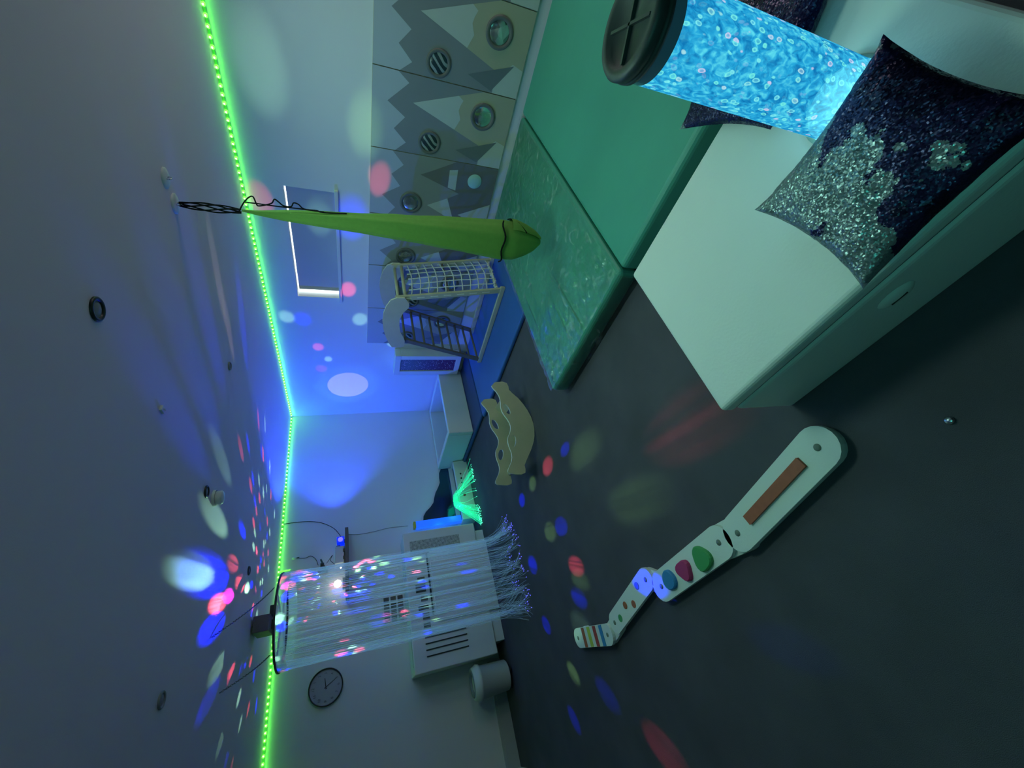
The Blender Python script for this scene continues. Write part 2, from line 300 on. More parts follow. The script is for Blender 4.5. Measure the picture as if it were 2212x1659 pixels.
# perforated steel
m, N, L, b = node_mat('perforated_steel')
tc = N.new('ShaderNodeTexCoord'); v = N.new('ShaderNodeTexVoronoi'); v.inputs['Scale'].default_value = 62; v.inputs['Randomness'].default_value = .15
L.new(tc.outputs['Object'], v.inputs['Vector'])
lt = N.new('ShaderNodeMath'); lt.operation = 'LESS_THAN'; lt.inputs[1].default_value = .33; L.new(v.outputs['Distance'], lt.inputs[0])
mx = N.new('ShaderNodeMix'); mx.data_type = 'RGBA'; L.new(lt.outputs[0], mx.inputs[0]); mx.inputs[6].default_value = (.60, .62, .60, 1); mx.inputs[7].default_value = (.04, .05, .06, 1)
L.new(mx.outputs[2], b.inputs['Base Color']); b.inputs['Roughness'].default_value = .5
M['perf'] = m

# ---------------------------------------------------------------- mesh helpers
OFF = {}
class MB:
    def __init__(s): s.v = []; s.f = []; s.m = []; s.sm = []
    def add(s, vs, fs, mi=0, smooth=False):
        b = len(s.v); s.v += [tuple(v) for v in vs]
        for f in fs: s.f.append([i + b for i in f]); s.m.append(mi); s.sm.append(smooth)
        return s
    def box(s, a, b, mi=0, T=None):
        (x0, y0, z0), (x1, y1, z1) = a, b
        vs = [Vector(p) for p in ((x0, y0, z0), (x1, y0, z0), (x1, y1, z0), (x0, y1, z0), (x0, y0, z1), (x1, y0, z1), (x1, y1, z1), (x0, y1, z1))]
        if T: vs = [T @ v for v in vs]
        return s.add(vs, [(0, 3, 2, 1), (4, 5, 6, 7), (0, 1, 5, 4), (1, 2, 6, 5), (2, 3, 7, 6), (3, 0, 4, 7)], mi)
    def tube(s, path, r, n=8, mi=0, closed=False, caps=True, smooth=True):
        P = [Vector(p) for p in path]; k = len(P); R = r if isinstance(r, (list, tuple)) else [r] * k
        vs = []; up = Vector((0, 0, 1)); nrm = None
        for i in range(k):
            t = (P[(i + 1) % k] - P[i - 1]) if closed else (P[min(i + 1, k - 1)] - P[max(i - 1, 0)])
            if t.length < 1e-9: t = Vector((0, 0, 1))
            t.normalize()
            if nrm is None: nrm = t.cross(up) if abs(t.dot(up)) < .95 else t.cross(Vector((1, 0, 0)))
            nrm = (nrm - t * nrm.dot(t)); nrm.normalize(); bn = t.cross(nrm)
            for j in range(n):
                a = 2 * PI * j / n; vs.append(P[i] + (nrm * math.cos(a) + bn * math.sin(a)) * R[i])
        fs = []
        for i in range(k if closed else k - 1):
            for j in range(n):
                a = i * n + j; b2 = i * n + (j + 1) % n; c = ((i + 1) % k) * n + (j + 1) % n; d = ((i + 1) % k) * n + j
                fs.append((a, b2, c, d))
        s.add(vs, fs, mi, smooth)
        if caps and not closed:
            b = len(s.v) - len(vs)
            s.f.append([b + j for j in range(n)][::-1]); s.m.append(mi); s.sm.append(False)
            s.f.append([b + (k - 1) * n + j for j in range(n)]); s.m.append(mi); s.sm.append(False)
        return s
    def lathe(s, prof, c, n=32, mi=0, axis='Z', smooth=True):
        c = Vector(c); vs = []
        for r, h in prof:
            for j in range(n):
                a = 2 * PI * j / n
                p = {'Z': Vector((r * math.cos(a), r * math.sin(a), h)), 'X': Vector((h, r * math.cos(a), r * math.sin(a))), 'Y': Vector((r * math.cos(a), h, -r * math.sin(a)))}[axis]
                vs.append(c + p)
        fs = [(i * n + j, i * n + (j + 1) % n, (i + 1) * n + (j + 1) % n, (i + 1) * n + j) for i in range(len(prof) - 1) for j in range(n)]
        return s.add(vs, fs, mi, smooth)
    def prism(s, poly, o, ux, uy, th, mi=0, mside=None, smooth=False):
        o = Vector(o); ux = Vector(ux); uy = Vector(uy); w = ux.cross(uy).normalized() * th; k = len(poly)
        A = [o + ux * p[0] + uy * p[1] for p in poly]
        vs = A + [p + w for p in A]
        s.add(vs, [tuple(range(k))[::-1], tuple(range(k, 2 * k))], mi)
        s.add(vs, [(i, (i + 1) % k, (i + 1) % k + k, i + k) for i in range(k)], mi if mside is None else mside, smooth)
        return s
    def grid(s, fn, nu, nv, mi=0, smooth=True):
        vs = [fn(i / nu, j / nv) for i in range(nu + 1) for j in range(nv + 1)]
        return s.add(vs, [(i * (nv + 1) + j, (i + 1) * (nv + 1) + j, (i + 1) * (nv + 1) + j + 1, i * (nv + 1) + j + 1) for i in range(nu) for j in range(nv)], mi, smooth)
    def build(s, name, mats, parent=None, loc=None, bevel=0, seg=2, label=None, sub=0):
        if parent is not None: off = OFF.get(parent.name, Vector((0, 0, 0)))
        else: off = Vector(loc) if loc is not None else Vector((0, 0, 0))
        me = bpy.data.meshes.new(name); me.from_pydata([tuple(Vector(v) - off) for v in s.v], [], s.f)
        for mm in (mats if isinstance(mats, (list, tuple)) else [mats]): me.materials.append(M[mm])
        for i, p in enumerate(me.polygons): p.material_index = s.m[i]; p.use_smooth = s.sm[i]
        me.update()
        o = bpy.data.objects.new(name, me); COL.objects.link(o)
        if parent is not None: o.parent = parent
        else: o.location = off
        OFF[o.name] = off
        if bevel:
            b = o.modifiers.new('bevel', 'BEVEL'); b.width = bevel; b.segments = seg; b.limit_method = 'ANGLE'; b.angle_limit = math.radians(40)
        if sub:
            b = o.modifiers.new('subsurf', 'SUBSURF'); b.levels = sub; b.render_levels = sub
        if label: o['label'] = label
        return o
def thing(name, label, cat, loc, group=None):
    o = bpy.data.objects.new(name, None); o.empty_display_size = .1; COL.objects.link(o); o.location = loc; OFF[o.name] = Vector(loc)
    return tag(o, label, cat, group)
def tag(o, label, cat, group=None, kind=None):
    o['label'] = label; o['category'] = cat
    if group: o['group'] = group
    if kind: o['kind'] = kind
    return o
def struct(o): o['kind'] = 'structure'; return o
def text(parent, name, s, loc, size, rot, mm, ext=.0005, align='CENTER'):
    cu = bpy.data.curves.new(name, 'FONT'); cu.body = s; cu.size = size; cu.extrude = ext; cu.align_x = align; cu.align_y = 'CENTER'
    cu.materials.append(M[mm]); o = bpy.data.objects.new(name, cu); COL.objects.link(o); o.rotation_euler = rot
    bpy.context.view_layer.update(); me = bpy.data.meshes.new_from_object(o.evaluated_get(bpy.context.evaluated_depsgraph_get()))
    bpy.data.objects.remove(o); q = bpy.data.objects.new(name, me); COL.objects.link(q); q.rotation_euler = rot
    if not me.materials: me.materials.append(M[mm])
    q.parent = parent; q.location = Vector(loc) - OFF[parent.name]; return q
def spline(pts, n=8):
    P = [Vector(p) for p in pts]; out = []
    for i in range(len(P) - 1):
        p0, p1, p2, p3 = P[max(i - 1, 0)], P[i], P[i + 1], P[min(i + 2, len(P) - 1)]
        for k in range(n):
            t_ = k / n; out.append(.5 * ((2 * p1) + (p2 - p0) * t_ + (2 * p0 - 5 * p1 + 4 * p2 - p3) * t_ ** 2 + (3 * p1 - p0 - 3 * p2 + p3) * t_ ** 3))
    return out + [P[-1]]
def circ(cx, cy, r, n=28): return [(cx + r * math.cos(2 * PI * i / n), cy + r * math.sin(2 * PI * i / n)) for i in range(n)]

# ---------------------------------------------------------------- room shell
XL, YB = -0.75, -1.6
struct(MB().box((XL, YB, -.1), (WX + .2, WY + .2, 0)).build('floor', 'floor'))
struct(MB().box((XL, YB, CEIL), (WX + .2, WY + .2, CEIL + .1)).build('ceiling', 'ceil'))
struct(MB().box((XL, WY, 0), (WX + .2, WY + .15, CEIL)).build('wall_back', 'wall'))
wy0, wy1, wz0, wz1 = 2.20, 3.51, 1.77, 2.215
w = MB()
w.box((WX, YB, 0), (WX + .30, wy0, CEIL)); w.box((WX, wy1, 0), (WX + .30, WY, CEIL)); w.box((WX, wy0, 0), (WX + .30, wy1, wz0)); w.box((WX, wy0, wz1), (WX + .30, wy1, CEIL))
struct(w.build('wall_right', 'wall'))
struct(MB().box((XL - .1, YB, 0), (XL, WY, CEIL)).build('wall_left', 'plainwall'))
struct(MB().box((XL, WY - .03, 0), (.30, WY - .002, .13)).box((XL, WY - .022, .13), (.30, WY - .002, .16)).build('baseboard_back', 'skirting'))
struct(MB().box((XL + .002, 1.0, 0), (XL + .03, WY - .03, .11)).build('baseboard_left', 'white'))
# window: blackout blind with daylight coming round its top and far edge
win = struct(bpy.data.objects.new('window_1', None)); COL.objects.link(win); win.location = (WX, 2.86, 2.0); OFF['window_1'] = Vector((WX, 2.86, 2.0))
MB().box((WX + .22, wy0, wz0), (WX + .24, wy1, wz1)).build('pane', 'daylight', win)
MB().box((WX + .085, wy0, wz0), (WX + .105, wy1 - .040, wz1 - .014)).build('blind', 'blind', win)
MB().box((WX - .035, wy0 - .03, wz0 - .03), (WX + .10, wy1 + .04, wz0 + .003)).build('window_sill', 'whitewood', win, bevel=.004)
# ---------------------------------------------------------------- LED strips
def led_strip(name, a, b, inward, label, n, near_first):
    a = Vector(a); b = Vector(b); d = (b - a).normalized(); inw = Vector(inward)
    st = thing(name, label, 'led strip', a, 'green led strips round the ceiling')
    s = MB(); h = Vector((0, 0, .005)); T = Matrix.Translation(a)
    c = [a, b, b + Vector((0, 0, -.014)), a + Vector((0, 0, -.014))]
    s.add(c + [p + inw * .003 for p in c], [(0, 1, 2, 3), (7, 6, 5, 4), (0, 4, 5, 1), (1, 5, 6, 2), (2, 6, 7, 3), (3, 7, 4, 0)])
    s.build('tape', 'ledtape', st)
    L_ = (b - a).length; step = L_ / n; proto = None; rest = MB()
    def one(mb, p):
        q = p + inw * .010 + Vector((0, 0, -.007))
        mb.lathe([(0, -.014), (.011, -.010), (.016, 0), (.011, .010), (0, .014)], q + inw * .002, 10, 0)
        mb.lathe([(0, -.007), (.006, -.004), (.008, 0), (.005, .005), (0, .007)], q + inw * .013, 6, 1)
    for i in range(n):
        p = a + d * (step * (i + .5))
        if i < 98:
            if proto is None:
                mb = MB(); one(mb, p); proto = mb.build('led', ['led', 'ledhot'], st); p0 = p
            else:
                c = proto.copy(); COL.objects.link(c); c.parent = st; c.location = p - p0
        else: one(rest, p)
    if rest.v:
        r = rest.build('led', ['led', 'ledhot'], st); r['kind'] = 'stuff'
led_strip('led_strip', (WX - .001, .30, CEIL - .004), (WX - .001, WY - .02, CEIL - .004), (-1, 0, 0), 'green light strip under the ceiling above the window and wooden panels', 94, True)
led_strip('led_strip', (-.70, WY - .001, CEIL - .004), (WX - .03, WY - .001, CEIL - .004), (0, -1, 0), 'green light strip under the ceiling above the clock and white heater', 80, True)
o = MB()
o.tube([(1.80, WY - .004, 2.53), (1.80, WY - .004, 2.42)], .004, 6)
for k in (0, 1, 2): o.lathe([(0, -.008), (.008, 0), (0, .008)], (1.80, WY - .012, 2.50 - .04 * k), 8)
tag(o.build('led_tail', 'led', loc=(1.80, WY, 2.48)), 'short green led tail hanging down from the ceiling strip above the shelf', 'led strip')

# ---------------------------------------------------------------- wooden sensory wall panels
def ppoly(mb, pts, y0, lvl, mi):
    x = WX - .030 - .0007 * lvl
    mb.add([(x, y0 + p[0], p[1]) for p in pts], [tuple(range(len(pts)))], mi)
def porthole(parent, y, z, r, lens, ringed=True):
    p = MB(); x = WX - .030
    if ringed: p.lathe([(r, .003), (r, -.012), (r * .93, -.016), (r * .76, -.016), (r * .72, -.004)], (x, y, z), 40, 0, 'X')
    else: p.lathe([(r * 1.04, .003), (r * 1.04, -.005), (r, -.005)], (x, y, z), 40, 0, 'X')
    o = p.build('porthole', 'ring', parent)
    rr = r * (.76 if ringed else 1.0)
    q = MB().lathe([(rr, -.006), (rr * .8, -.013), (rr * .5, -.017), (0, -.019)], (x, y, z), 40, 0, 'X')
    q.build('lens', lens, o)
PANELMATS = ['pine', 'sky', 'hill', 'hill2', 'snow', 'sand', 'rockdark', 'brown']
def panel(y0, w, design, label, lenses):
    th = thing('sensory_wall_panel', label, 'wall panel', (WX, y0 + w / 2, .23), 'wooden mountain panels along the wall')
    mb = MB(); g = .004
    mb.box((WX - .030, y0 + g, .23), (WX - .001, y0 + w - g, 1.45))
    a, bq = g, w - g
    ppoly(mb, [(a, .232), (bq, .232), (bq, 1.448), (a, 1.448)], y0, 1, 1)
    if design == 'A':
        ppoly(mb, [(a, .232), (bq, .232), (bq, 1.241), (.534, 1.151), (.434, 1.262), (.33, 1.174), (.23, 1.326), (.07, 1.16), (a, 1.25)], y0, 2, 2)
        ppoly(mb, [(a, .232), (.50, .232), (.455, .44), (.206, 1.117), (a, .53)], y0, 3, 5)
        ppoly(mb, [(.206, 1.117), (.075, .74), (.104, .693), (.145, .712), (.188, .722), (.255, .694), (.345, .735)], y0, 4, 4)
        ppoly(mb, [(.40, .232), (bq, .232), (bq, .46), (.50, .46), (.37, .33)], y0, 3.5, 4)
        ppoly(mb, [(.515, .695), (.38, .316), (.593, .474)], y0, 5, 6)
    else:
        ppoly(mb, [(a, .232), (bq, .232), (bq, 1.28), (.548, 1.207), (.43, 1.339), (.323, 1.173), (.217, 1.261), (.116, 1.154), (a, 1.26)], y0, 2, 3)
        ppoly(mb, [(a, .232), (.38, .232), (.544, .558), (.60, .401), (bq, .45), (bq, .60), (.377, .692), (.313, .584), (.30, .62), (.179, .991), (.126, .885), (a, .66)], y0, 3, 7)
        ppoly(mb, [(.478, .892), (.377, .695), (.62, .592)], y0, 4, 4)
        ppoly(mb, [(.54, .559), (.38, .232), (.60, .232), (.60, .401)], y0, 4, 4)
        ppoly(mb, [(.09, .716), (.073, .635), (.281, .628), (.264, .709)], y0, 5, 4)
    mb.build('board', PANELMATS, th)
    if design == 'A':
        porthole(th, y0 + .194, .498, .112, lenses[0]); porthole(th, y0 + .496, .944, .10, lenses[1])
    else:
        porthole(th, y0 + .475, 1.058, .108, lenses[0]); porthole(th, y0 + .159, .45, .072, 'clear', False)
panel(-.15, .62, 'A', 'wooden mountain panel at the frame edge, beyond the green mats, only a corner showing', ['shard', 'striped'])
panel(.47, .61, 'A', 'wooden mountain panel with a shattered mirror porthole, nearest one fully shown', ['shard', 'striped'])
panel(1.08, .62, 'A', 'wooden mountain panel with a sparkling glitter porthole above the mat seam', ['glitter', 'striped'])
panel(1.70, .64, 'B', 'wooden mountain panel with a small white slot and clear disc beside the green swing', ['shard', 'striped'])
panel(2.34, .63, 'B', 'wooden mountain panel mostly hidden behind the green swing', ['shard', 'striped'])
panel(2.97, .64, 'A', 'wooden mountain panel seen through the white rope net', ['glitter', 'striped'])
panel(3.61, .63, 'A', 'wooden mountain panel seen through the ladder rungs, last of the row', ['glitter', 'striped'])

# ---------------------------------------------------------------- crash mats
def crash_mat(x0, y0, x1, y1, h, vinyl, name, label, group, wrap=False, loc=None):
    th = thing(name, label, 'mat', ((x0 + x1) / 2, (y0 + y1) / 2, 0), group)
    MB().box((x0, y0, .002), (x1, y1, h)).build('cover', vinyl, th, bevel=min(.035, h * .4), seg=4)
    if wrap:
        def fn(u, v):
            x = x0 - .004 + (x1 - x0 + .008) * u; y = y0 + .01 + (y1 - y0 - .02) * v
            e = min(u, 1 - u) * 9; e = min(1, e * 2)
            cr = max(0, min(1, (2.55 - x) / .5))
            z = h + .006 + .010 * max(0, noise.noise(Vector((x * 3.1, y * 5.3, .3)))) + .004 * abs(noise.noise(Vector((x * 11, y * 9, 4))))
            z += cr * (.020 * abs(noise.noise(Vector((x * 7, y * 10, 9)))) + .012 * abs(noise.noise(Vector((x * 21, y * 17, 3)))))
            z += .026 * math.exp(-((y - (1.68 + .06 * (x - 1.8))) / .018) ** 2) * math.exp(-((x - 2.10) / .36) ** 2)
            for yy, w_, ph_ in ((2.20, .010, 0), (2.06, .009, 2), (1.86, .008, 5)):
                z += .013 * max(0, .25 + noise.noise(Vector((x * 2.2, ph_, 1)))) * math.exp(-((y - yy - .02 * noise.noise(Vector((x * 3, ph_, 7)))) / w_) ** 2)
            return Vector((x, y, z))
        MB().grid(fn, 190, 120).build('plastic_wrap', 'film', th, label='clear crinkled plastic wrapping')
        # crumpled film over the near edge and corner
        def fe(u, v):
            y = y0 + .02 + (y1 - y0 - .03) * u; z = h * (1 - v) + .006
            x = x0 - .006 - .012 * v - .008 * abs(noise.noise(Vector((y * 9, z * 14, 2))))
            return Vector((x, y, z))
        MB().grid(fe, 40, 8).build('wrap_edge', 'film', th)
    return th
crash_mat(1.77, 1.19, 4.09, 2.36, .15, 'greenvinyl', 'crash_mat', 'green crash mat still in clear plastic wrap, its corner pointing to the rocking board', 'green crash mats along the panels', True)
crash_mat(1.77, -.05, 4.09, 1.175, .15, 'greenvinyl', 'crash_mat', 'green crash mat behind the bubble tube, its seam meeting the wrapped mat', 'green crash mats along the panels')
crash_mat(2.87, 2.42, 4.09, 4.34, .05, 'bluevinyl', 'floor_mat', 'bright blue gym mat under the wooden climbing frame', 'blue gym mats')
crash_mat(2.92, 4.36, 4.09, 5.90, .05, 'navyvinyl', 'floor_mat', 'dark navy gym mat under the white foam ball pit', 'blue gym mats')

# ---------------------------------------------------------------- climbing frame
XN, XF = 3.46, 4.00
cf = thing('climbing_frame', 'wooden climbing frame with a rope net side and a ladder side', 'climbing frame', (3.73, 3.27, .05))
nb, ntp = Vector((0, 2.70, .06)), Vector((0, 2.905, 1.21))
lb, ltp = Vector((0, 3.86, .06)), Vector((0, 3.50, 1.12))
def bar(mb, p, q, w, t, mi=0):
    p = Vector(p); q = Vector(q); d = (q - p).normalized(); s = Vector((1, 0, 0)) if abs(d.x) < .9 else Vector((0, 1, 0)); u = d.cross(s).normalized()
    s = u.cross(d).normalized(); s = s * w / 2; u = u * t / 2
    vs = [p - s - u, p + s - u, p + s + u, p - s + u, q - s - u, q + s - u, q + s + u, q - s + u]
    mb.add(vs, [(0, 3, 2, 1), (4, 5, 6, 7), (0, 1, 5, 4), (1, 2, 6, 5), (2, 3, 7, 6), (3, 0, 4, 7)], mi)
for x in (XN, XF):
    mb = MB(); bar(mb, (x, nb.y, nb.z), (x, ntp.y, ntp.z), .028, .06)
    d = (ntp - nb)
    for k in range(7):
        c = nb + d * (.14 + .12 * k); bar(mb, (x - .014, c.y, c.z), (x - .014, c.y + d.y * .07, c.z + d.z * .07), .006, .014, 1)
    mb.build('net_rail', ['wood', 'woodedge'], cf, bevel=.004)
    mb = MB(); bar(mb, (x, lb.y, lb.z), (x, ltp.y, ltp.z), .028, .055); mb.build('ladder_rail', 'darkwood', cf, bevel=.004)
    mb = MB(); bar(mb, (x, 2.66, .078), (x, 3.90, .078), .035, .05); mb.build('base_rail', 'pine', cf, bevel=.004)
    outer = [(2.86, 1.12), (2.865, 1.20), (2.90, 1.26), (2.98, 1.30), (3.08, 1.325), (3.20, 1.33), (3.32, 1.315), (3.45, 1.28), (3.55, 1.24), (3.60, 1.21)]
    inner = [(3.60, 1.08), (3.50, 1.07), (3.44, 1.09), (3.36, 1.13), (3.26, 1.15), (3.15, 1.15), (3.06, 1.12), (2.99, 1.07), (2.93, 1.07)]
    MB().prism(outer + inner, (x - .012 - .028 * (x == XN) + .02 * (x == XF), 0, 0), (0, 1, 0), (0, 0, 1), .018, 0, 1).build('arch_board', ['wood', 'woodedge'], cf, bevel=.002)
for k, (yy, zz) in enumerate([(3.56, 1.16), (2.92, 1.18), (2.885, 1.11)]):
    MB().tube([(XN, yy, zz), (XF, yy, zz)], .018 if k == 2 else .016, 12).build('top_bar', 'wood', cf)
for k in range(9):
    c = lb + (ltp - lb) * (.05 + .112 * k)
    MB().tube([(XN, c.y, c.z), (XF, c.y, c.z)], .014, 12).build('ladder_rung', 'rung', cf)
MB().tube([(XN, 2.715, .13), (XF, 2.715, .13)], .018, 12).build('bottom_bar', 'wood', cf)
c = nb + (ntp - nb) * .52
MB().tube([(XN, c.y, c.z), (XF, c.y, c.z)], .013, 12).build('middle_bar', 'rung', cf)
rp = MB(); nd = Vector((0, -(ntp - nb).z, (ntp - nb).y)).normalized()
def np_(u, v):
    p = nb + (ntp - nb) * (.07 + .82 * v); sag = .02 * math.sin(PI * u) * (1 + .5 * math.sin(PI * v)) 
    wob = .007 * noise.noise(Vector((u * 5, v * 9, 1)))
    return Vector((XN + .012 + (XF - XN - .024) * u + wob, p.y + nd.y * (sag + .012) , p.z - .03 * math.sin(PI * u) * .8 + wob))
for i in range(1, 6):
    rp.tube([np_(i / 6, v / 22) for v in range(23)], .0062, 6)
for j in range(11):
    rp.tube([np_(u / 12, (j + .2) / 10.6) for u in range(13)], .0062, 6)
for i in range(1, 6):
    for j in range(11):
        p = np_(i / 6, (j + .2) / 10.6); rp.lathe([(0, -.010), (.009, -.005), (.010, .004), (0, .010)], p, 6)
for u in range(14):
    t = u / 13; p = Vector((XN + .04 + (XF - XN - .08) * t, 2.70 + .008 * math.sin(u * 2.1), .135 + .012 * math.sin(u * 1.3))); rp.lathe([(0, -.018), (.016, -.01), (.018, .006), (0, .018)], p, 7)
rp.build('rope_net', 'rope', cf)

# ---------------------------------------------------------------- glitter wall panel
gp = thing('liquid_glitter_panel', 'white framed panel with a purple glitter liquid window beside the climbing ladder', 'sensory panel', (4.06, 4.56, .13))
f = MB(); gx = 3.98
f.box((gx, 4.37, .13), (WX - .002, 4.78, .20)); f.box((gx, 4.37, 1.00), (WX - .002, 4.78, 1.08)); f.box((gx, 4.37, .20), (WX - .002, 4.445, 1.0)); f.box((gx, 4.70, .20), (WX - .002, 4.78, 1.0))
f.build('frame', 'whitewood', gp, bevel=.004)
MB().box((gx + .02, 4.445, .20), (WX - .004, 4.70, 1.0)).build('glitter_window', 'glitterliquid', gp)

# ---------------------------------------------------------------- ball pit
bp_ = thing('foam_ball_pit', 'square white foam ball pit in the corner of the room', 'ball pit', (3.53, 5.37, .05))
x0, x1, y0, y1, zt, t = 2.96, 4.09, 4.83, 5.91, .41, .075
MB().box((x0, y0, .052), (x1, y0 + t, zt)).build('front_wall', 'white', bp_, bevel=.012, seg=3)
MB().box((x0, y1 - t, .052), (x1, y1, zt)).build('back_wall', 'white', bp_, bevel=.012, seg=3)
MB().box((x0, y0 + t, .052), (x0 + t, y1 - t, zt)).build('side_wall', 'white', bp_, bevel=.012, seg=3)
MB().box((x1 - t, y0 + t, .052), (x1, y1 - t, zt)).build('side_wall', 'white', bp_, bevel=.012, seg=3)
MB().box((x0 + t, y0 + t, .052), (x1 - t, y1 - t, .09)).build('base_pad', 'grey', bp_)

# ---------------------------------------------------------------- rocking board
G0 = Vector((1.943, 3.125, 0)); ph = 2.937; ud = Vector((math.cos(ph), math.sin(ph), 0)); wdv = Vector((-ud.y, ud.x, 0))
outline = [(-0.441, .362), (-.418, .352), (-.375, .322), (-.328, .302), (-.29, .298), (-.252, .30), (-.205, .307), (-.167, .303), (-.125, .288), (-.091, .268), (-.045, .249), (-.006, .242), (.03, .249), (.064, .263), (.095, .285), (.122, .296), (.155, .30), (.192, .297), (.235, .288), (.271, .283), (.305, .287), (.337, .298), (.375, .322), (.408, .345), (.432, .352), (.452, .33), (.462, .273), (.468, .225), (.455, .185), (.425, .178), (.386, .18), (.34, .150), (.29, .115), (.238, .078), (.17, .040), (.112, .018), (.04, .003), (-.02, .001), (-.09, .010), (-.164, .034), (-.23, .065), (-.299, .108), (-.35, .155), (-.392, .186), (-.43, .184), (-.468, .195), (-.485, .236), (-.479, .323)]
rb = thing('rocking_board', 'wavy plywood rocking board with two curved sides and hand slots', 'rocker', tuple(G0))
def slot(cx, cz, a):
    pts = []
    for i in range(14):
        th_ = 2 * PI * i / 14; px, pz = .060 * math.cos(th_), .024 * math.sin(th_) * (1 if math.sin(th_) < 0 else 1.25)
        pts.append((cx + px * math.cos(a) - pz * math.sin(a), cz + px * math.sin(a) + pz * math.cos(a)))
    return pts
def plate(o, flip=1):
    # plate with two real openings: triangulated fill
    import bmesh
    loops = [outline, slot(-.185, .247, -.35), slot(.15, .242, .30)]
    bm = bmesh.new(); E = []
    for lp in loops:
        vs = [bm.verts.new((p[0], 0, p[1])) for p in lp]
        E += [bm.edges.new((vs[i], vs[(i + 1) % len(vs)])) for i in range(len(vs))]
    bmesh.ops.triangle_fill(bm, edges=E, use_beauty=True, use_dissolve=False)
    bm.verts.index_update(); mb = MB(); T = .018
    V = [o + ud * v.co.x + Vector((0, 0, v.co.z)) for v in bm.verts]; F = [tuple(v.index for v in f.verts) for f in bm.faces]; bm.free()
    k = len(V); mb.add(V + [v - wdv * T for v in V], F + [tuple(i + k for i in f[::-1]) for f in F], 0)
    b0 = 0
    for lp in loops:
        n = len(lp); mb.add([V[b0 + i] for i in range(n)] + [V[b0 + i] - wdv * T for i in range(n)], [(i, (i + 1) % n, (i + 1) % n + n, i + n) for i in range(n)], 1)
        b0 += n
    return mb
plate(G0).build('side_board', ['wood', 'woodedge'], rb)
plate(G0 - wdv * .402).build('side_board', ['wood', 'woodedge'], rb)
def slat(u, z, wd_, tilt, mm, name='cross_slat'):
    mb = MB(); a = G0 + ud * u + Vector((0, 0, z)) - wdv * .018; b2 = G0 + ud * u + Vector((0, 0, z)) - wdv * .402
    du = (ud * math.cos(tilt) + Vector((0, 0, math.sin(tilt)))) * wd_ / 2; dz = (Vector((0, 0, math.cos(tilt))) - ud * math.sin(tilt)) * .009
    vs = [a - du - dz, a + du - dz, a + du + dz, a - du + dz, b2 - du - dz, b2 + du - dz, b2 + du + dz, b2 - du + dz]
    mb.add(vs, [(0, 3, 2, 1), (4, 5, 6, 7), (0, 1, 5, 4), (1, 2, 6, 5), (2, 3, 7, 6), (3, 0, 4, 7)]); return mb.build(name, mm, rb)
slat(-.33, .17, .13, -.75, 'wood'); slat(.33, .17, .10, .75, 'wood'); slat(0, .03, .10, 0, 'wood')

# ---------------------------------------------------------------- lying toy chain of activity boards
ct = thing('activity_board_snake', 'white jointed activity board chain lying across the dark floor', 'activity board', (.28, 2.2, 0))
def capsule(p, q, r, n=10):
    p = Vector((p[0], p[1])); q = Vector((q[0], q[1])); d = (q - p).normalized(); a0 = math.atan2(d.y, d.x); out = []
    for i in range(n + 1): a = a0 - PI / 2 + PI * i / n; out.append((q.x + r * math.cos(a), q.y + r * math.sin(a)))
    for i in range(n + 1): a = a0 + PI / 2 + PI * i / n; out.append((p.x + r * math.cos(a), p.y + r * math.sin(a)))
    return out
def seg(p, q, r, z0, z1, name='board_section', mm='white', parent=ct, bev=.004):
    return MB().prism(capsule(p, q, r), (0, 0, z0), (1, 0, 0), (0, 1, 0), z1 - z0).build(name, mm, parent, bevel=bev)
J = [((.415, .945), (.29, 1.485), .080), ((.292, 1.615), (.233, 2.165), .078), ((.300, 2.285), (.163, 2.80), .066), ((.115, 2.95), (.165, 3.42), .066)]
secs = []
for k, (p, q, r) in enumerate(J):
    s_ = seg(p, q, r, .030, .052); secs.append(s_)
    for c in (p, q): MB().lathe([(0, .0535), (.014, .0535), (.014, .051)], (c[0], c[1], 0), 16).build('hole', 'hole', s_)
seg((.415, .945), (.290, 1.485), .074, .004, .030, 'under_board', 'whitewood')
seg((.290, 1.485), (.292, 1.615), .079, .004, .029, 'link', 'whitewood'); seg((.233, 2.165), (.300, 2.285), .062, .004, .029, 'link', 'whitewood'); seg((.163, 2.80), (.115, 2.95), .060, .004, .029, 'link', 'whitewood')
seg((.165, 3.30), (.165, 3.42), .058, .004, .029, 'under_board', 'whitewood')
# tactile pieces
rd = MB().prism([(-.022, 0), (.022, 0), (.022, .38), (-.022, .38)], (.400, 1.025, .0525), Vector((.974, .226, 0)), Vector((-.226, .974, 0)), .012)
rd.build('texture_strip', 'redbrown', secs[0], bevel=.004)
def blob(mb, c, r, h, sq=1.0, rot=0, tri=.18):
    n = 24; vs = []
    for (k, z) in ((1.0, 0), (1.0, h * .7), (.9, h), (0, h * 1.02)):
        for i in range(n):
            a = 2 * PI * i / n; rr = r * k * (1 + tri * math.cos(3 * a)); x, y = rr * math.cos(a), rr * math.sin(a) * sq
            vs.append((c[0] + x * math.cos(rot) - y * math.sin(rot), c[1] + x * math.sin(rot) + y * math.cos(rot), c[2] + z))
    mb.add(vs, [(i * n + j, i * n + (j + 1) % n, (i + 1) * n + (j + 1) % n, (i + 1) * n + j) for i in range(3) for j in range(n)], 0, False); return mb
blob(MB(), (.262, 1.755, .052), .058, .022, 1, .3, .10).build('foam_shape', 'greenpaint', secs[1], label='green foam shape')
blob(MB(), (.252, 1.915, .052), .052, .024, .95, 1.2, .12).build('foam_shape', 'magenta', secs[1], label='magenta foam shape')
blob(MB(), (.242, 2.062, .052), .050, .022, 1, 0, .04).build('foam_shape', 'bluepaint', secs[1], label='blue foam shape')
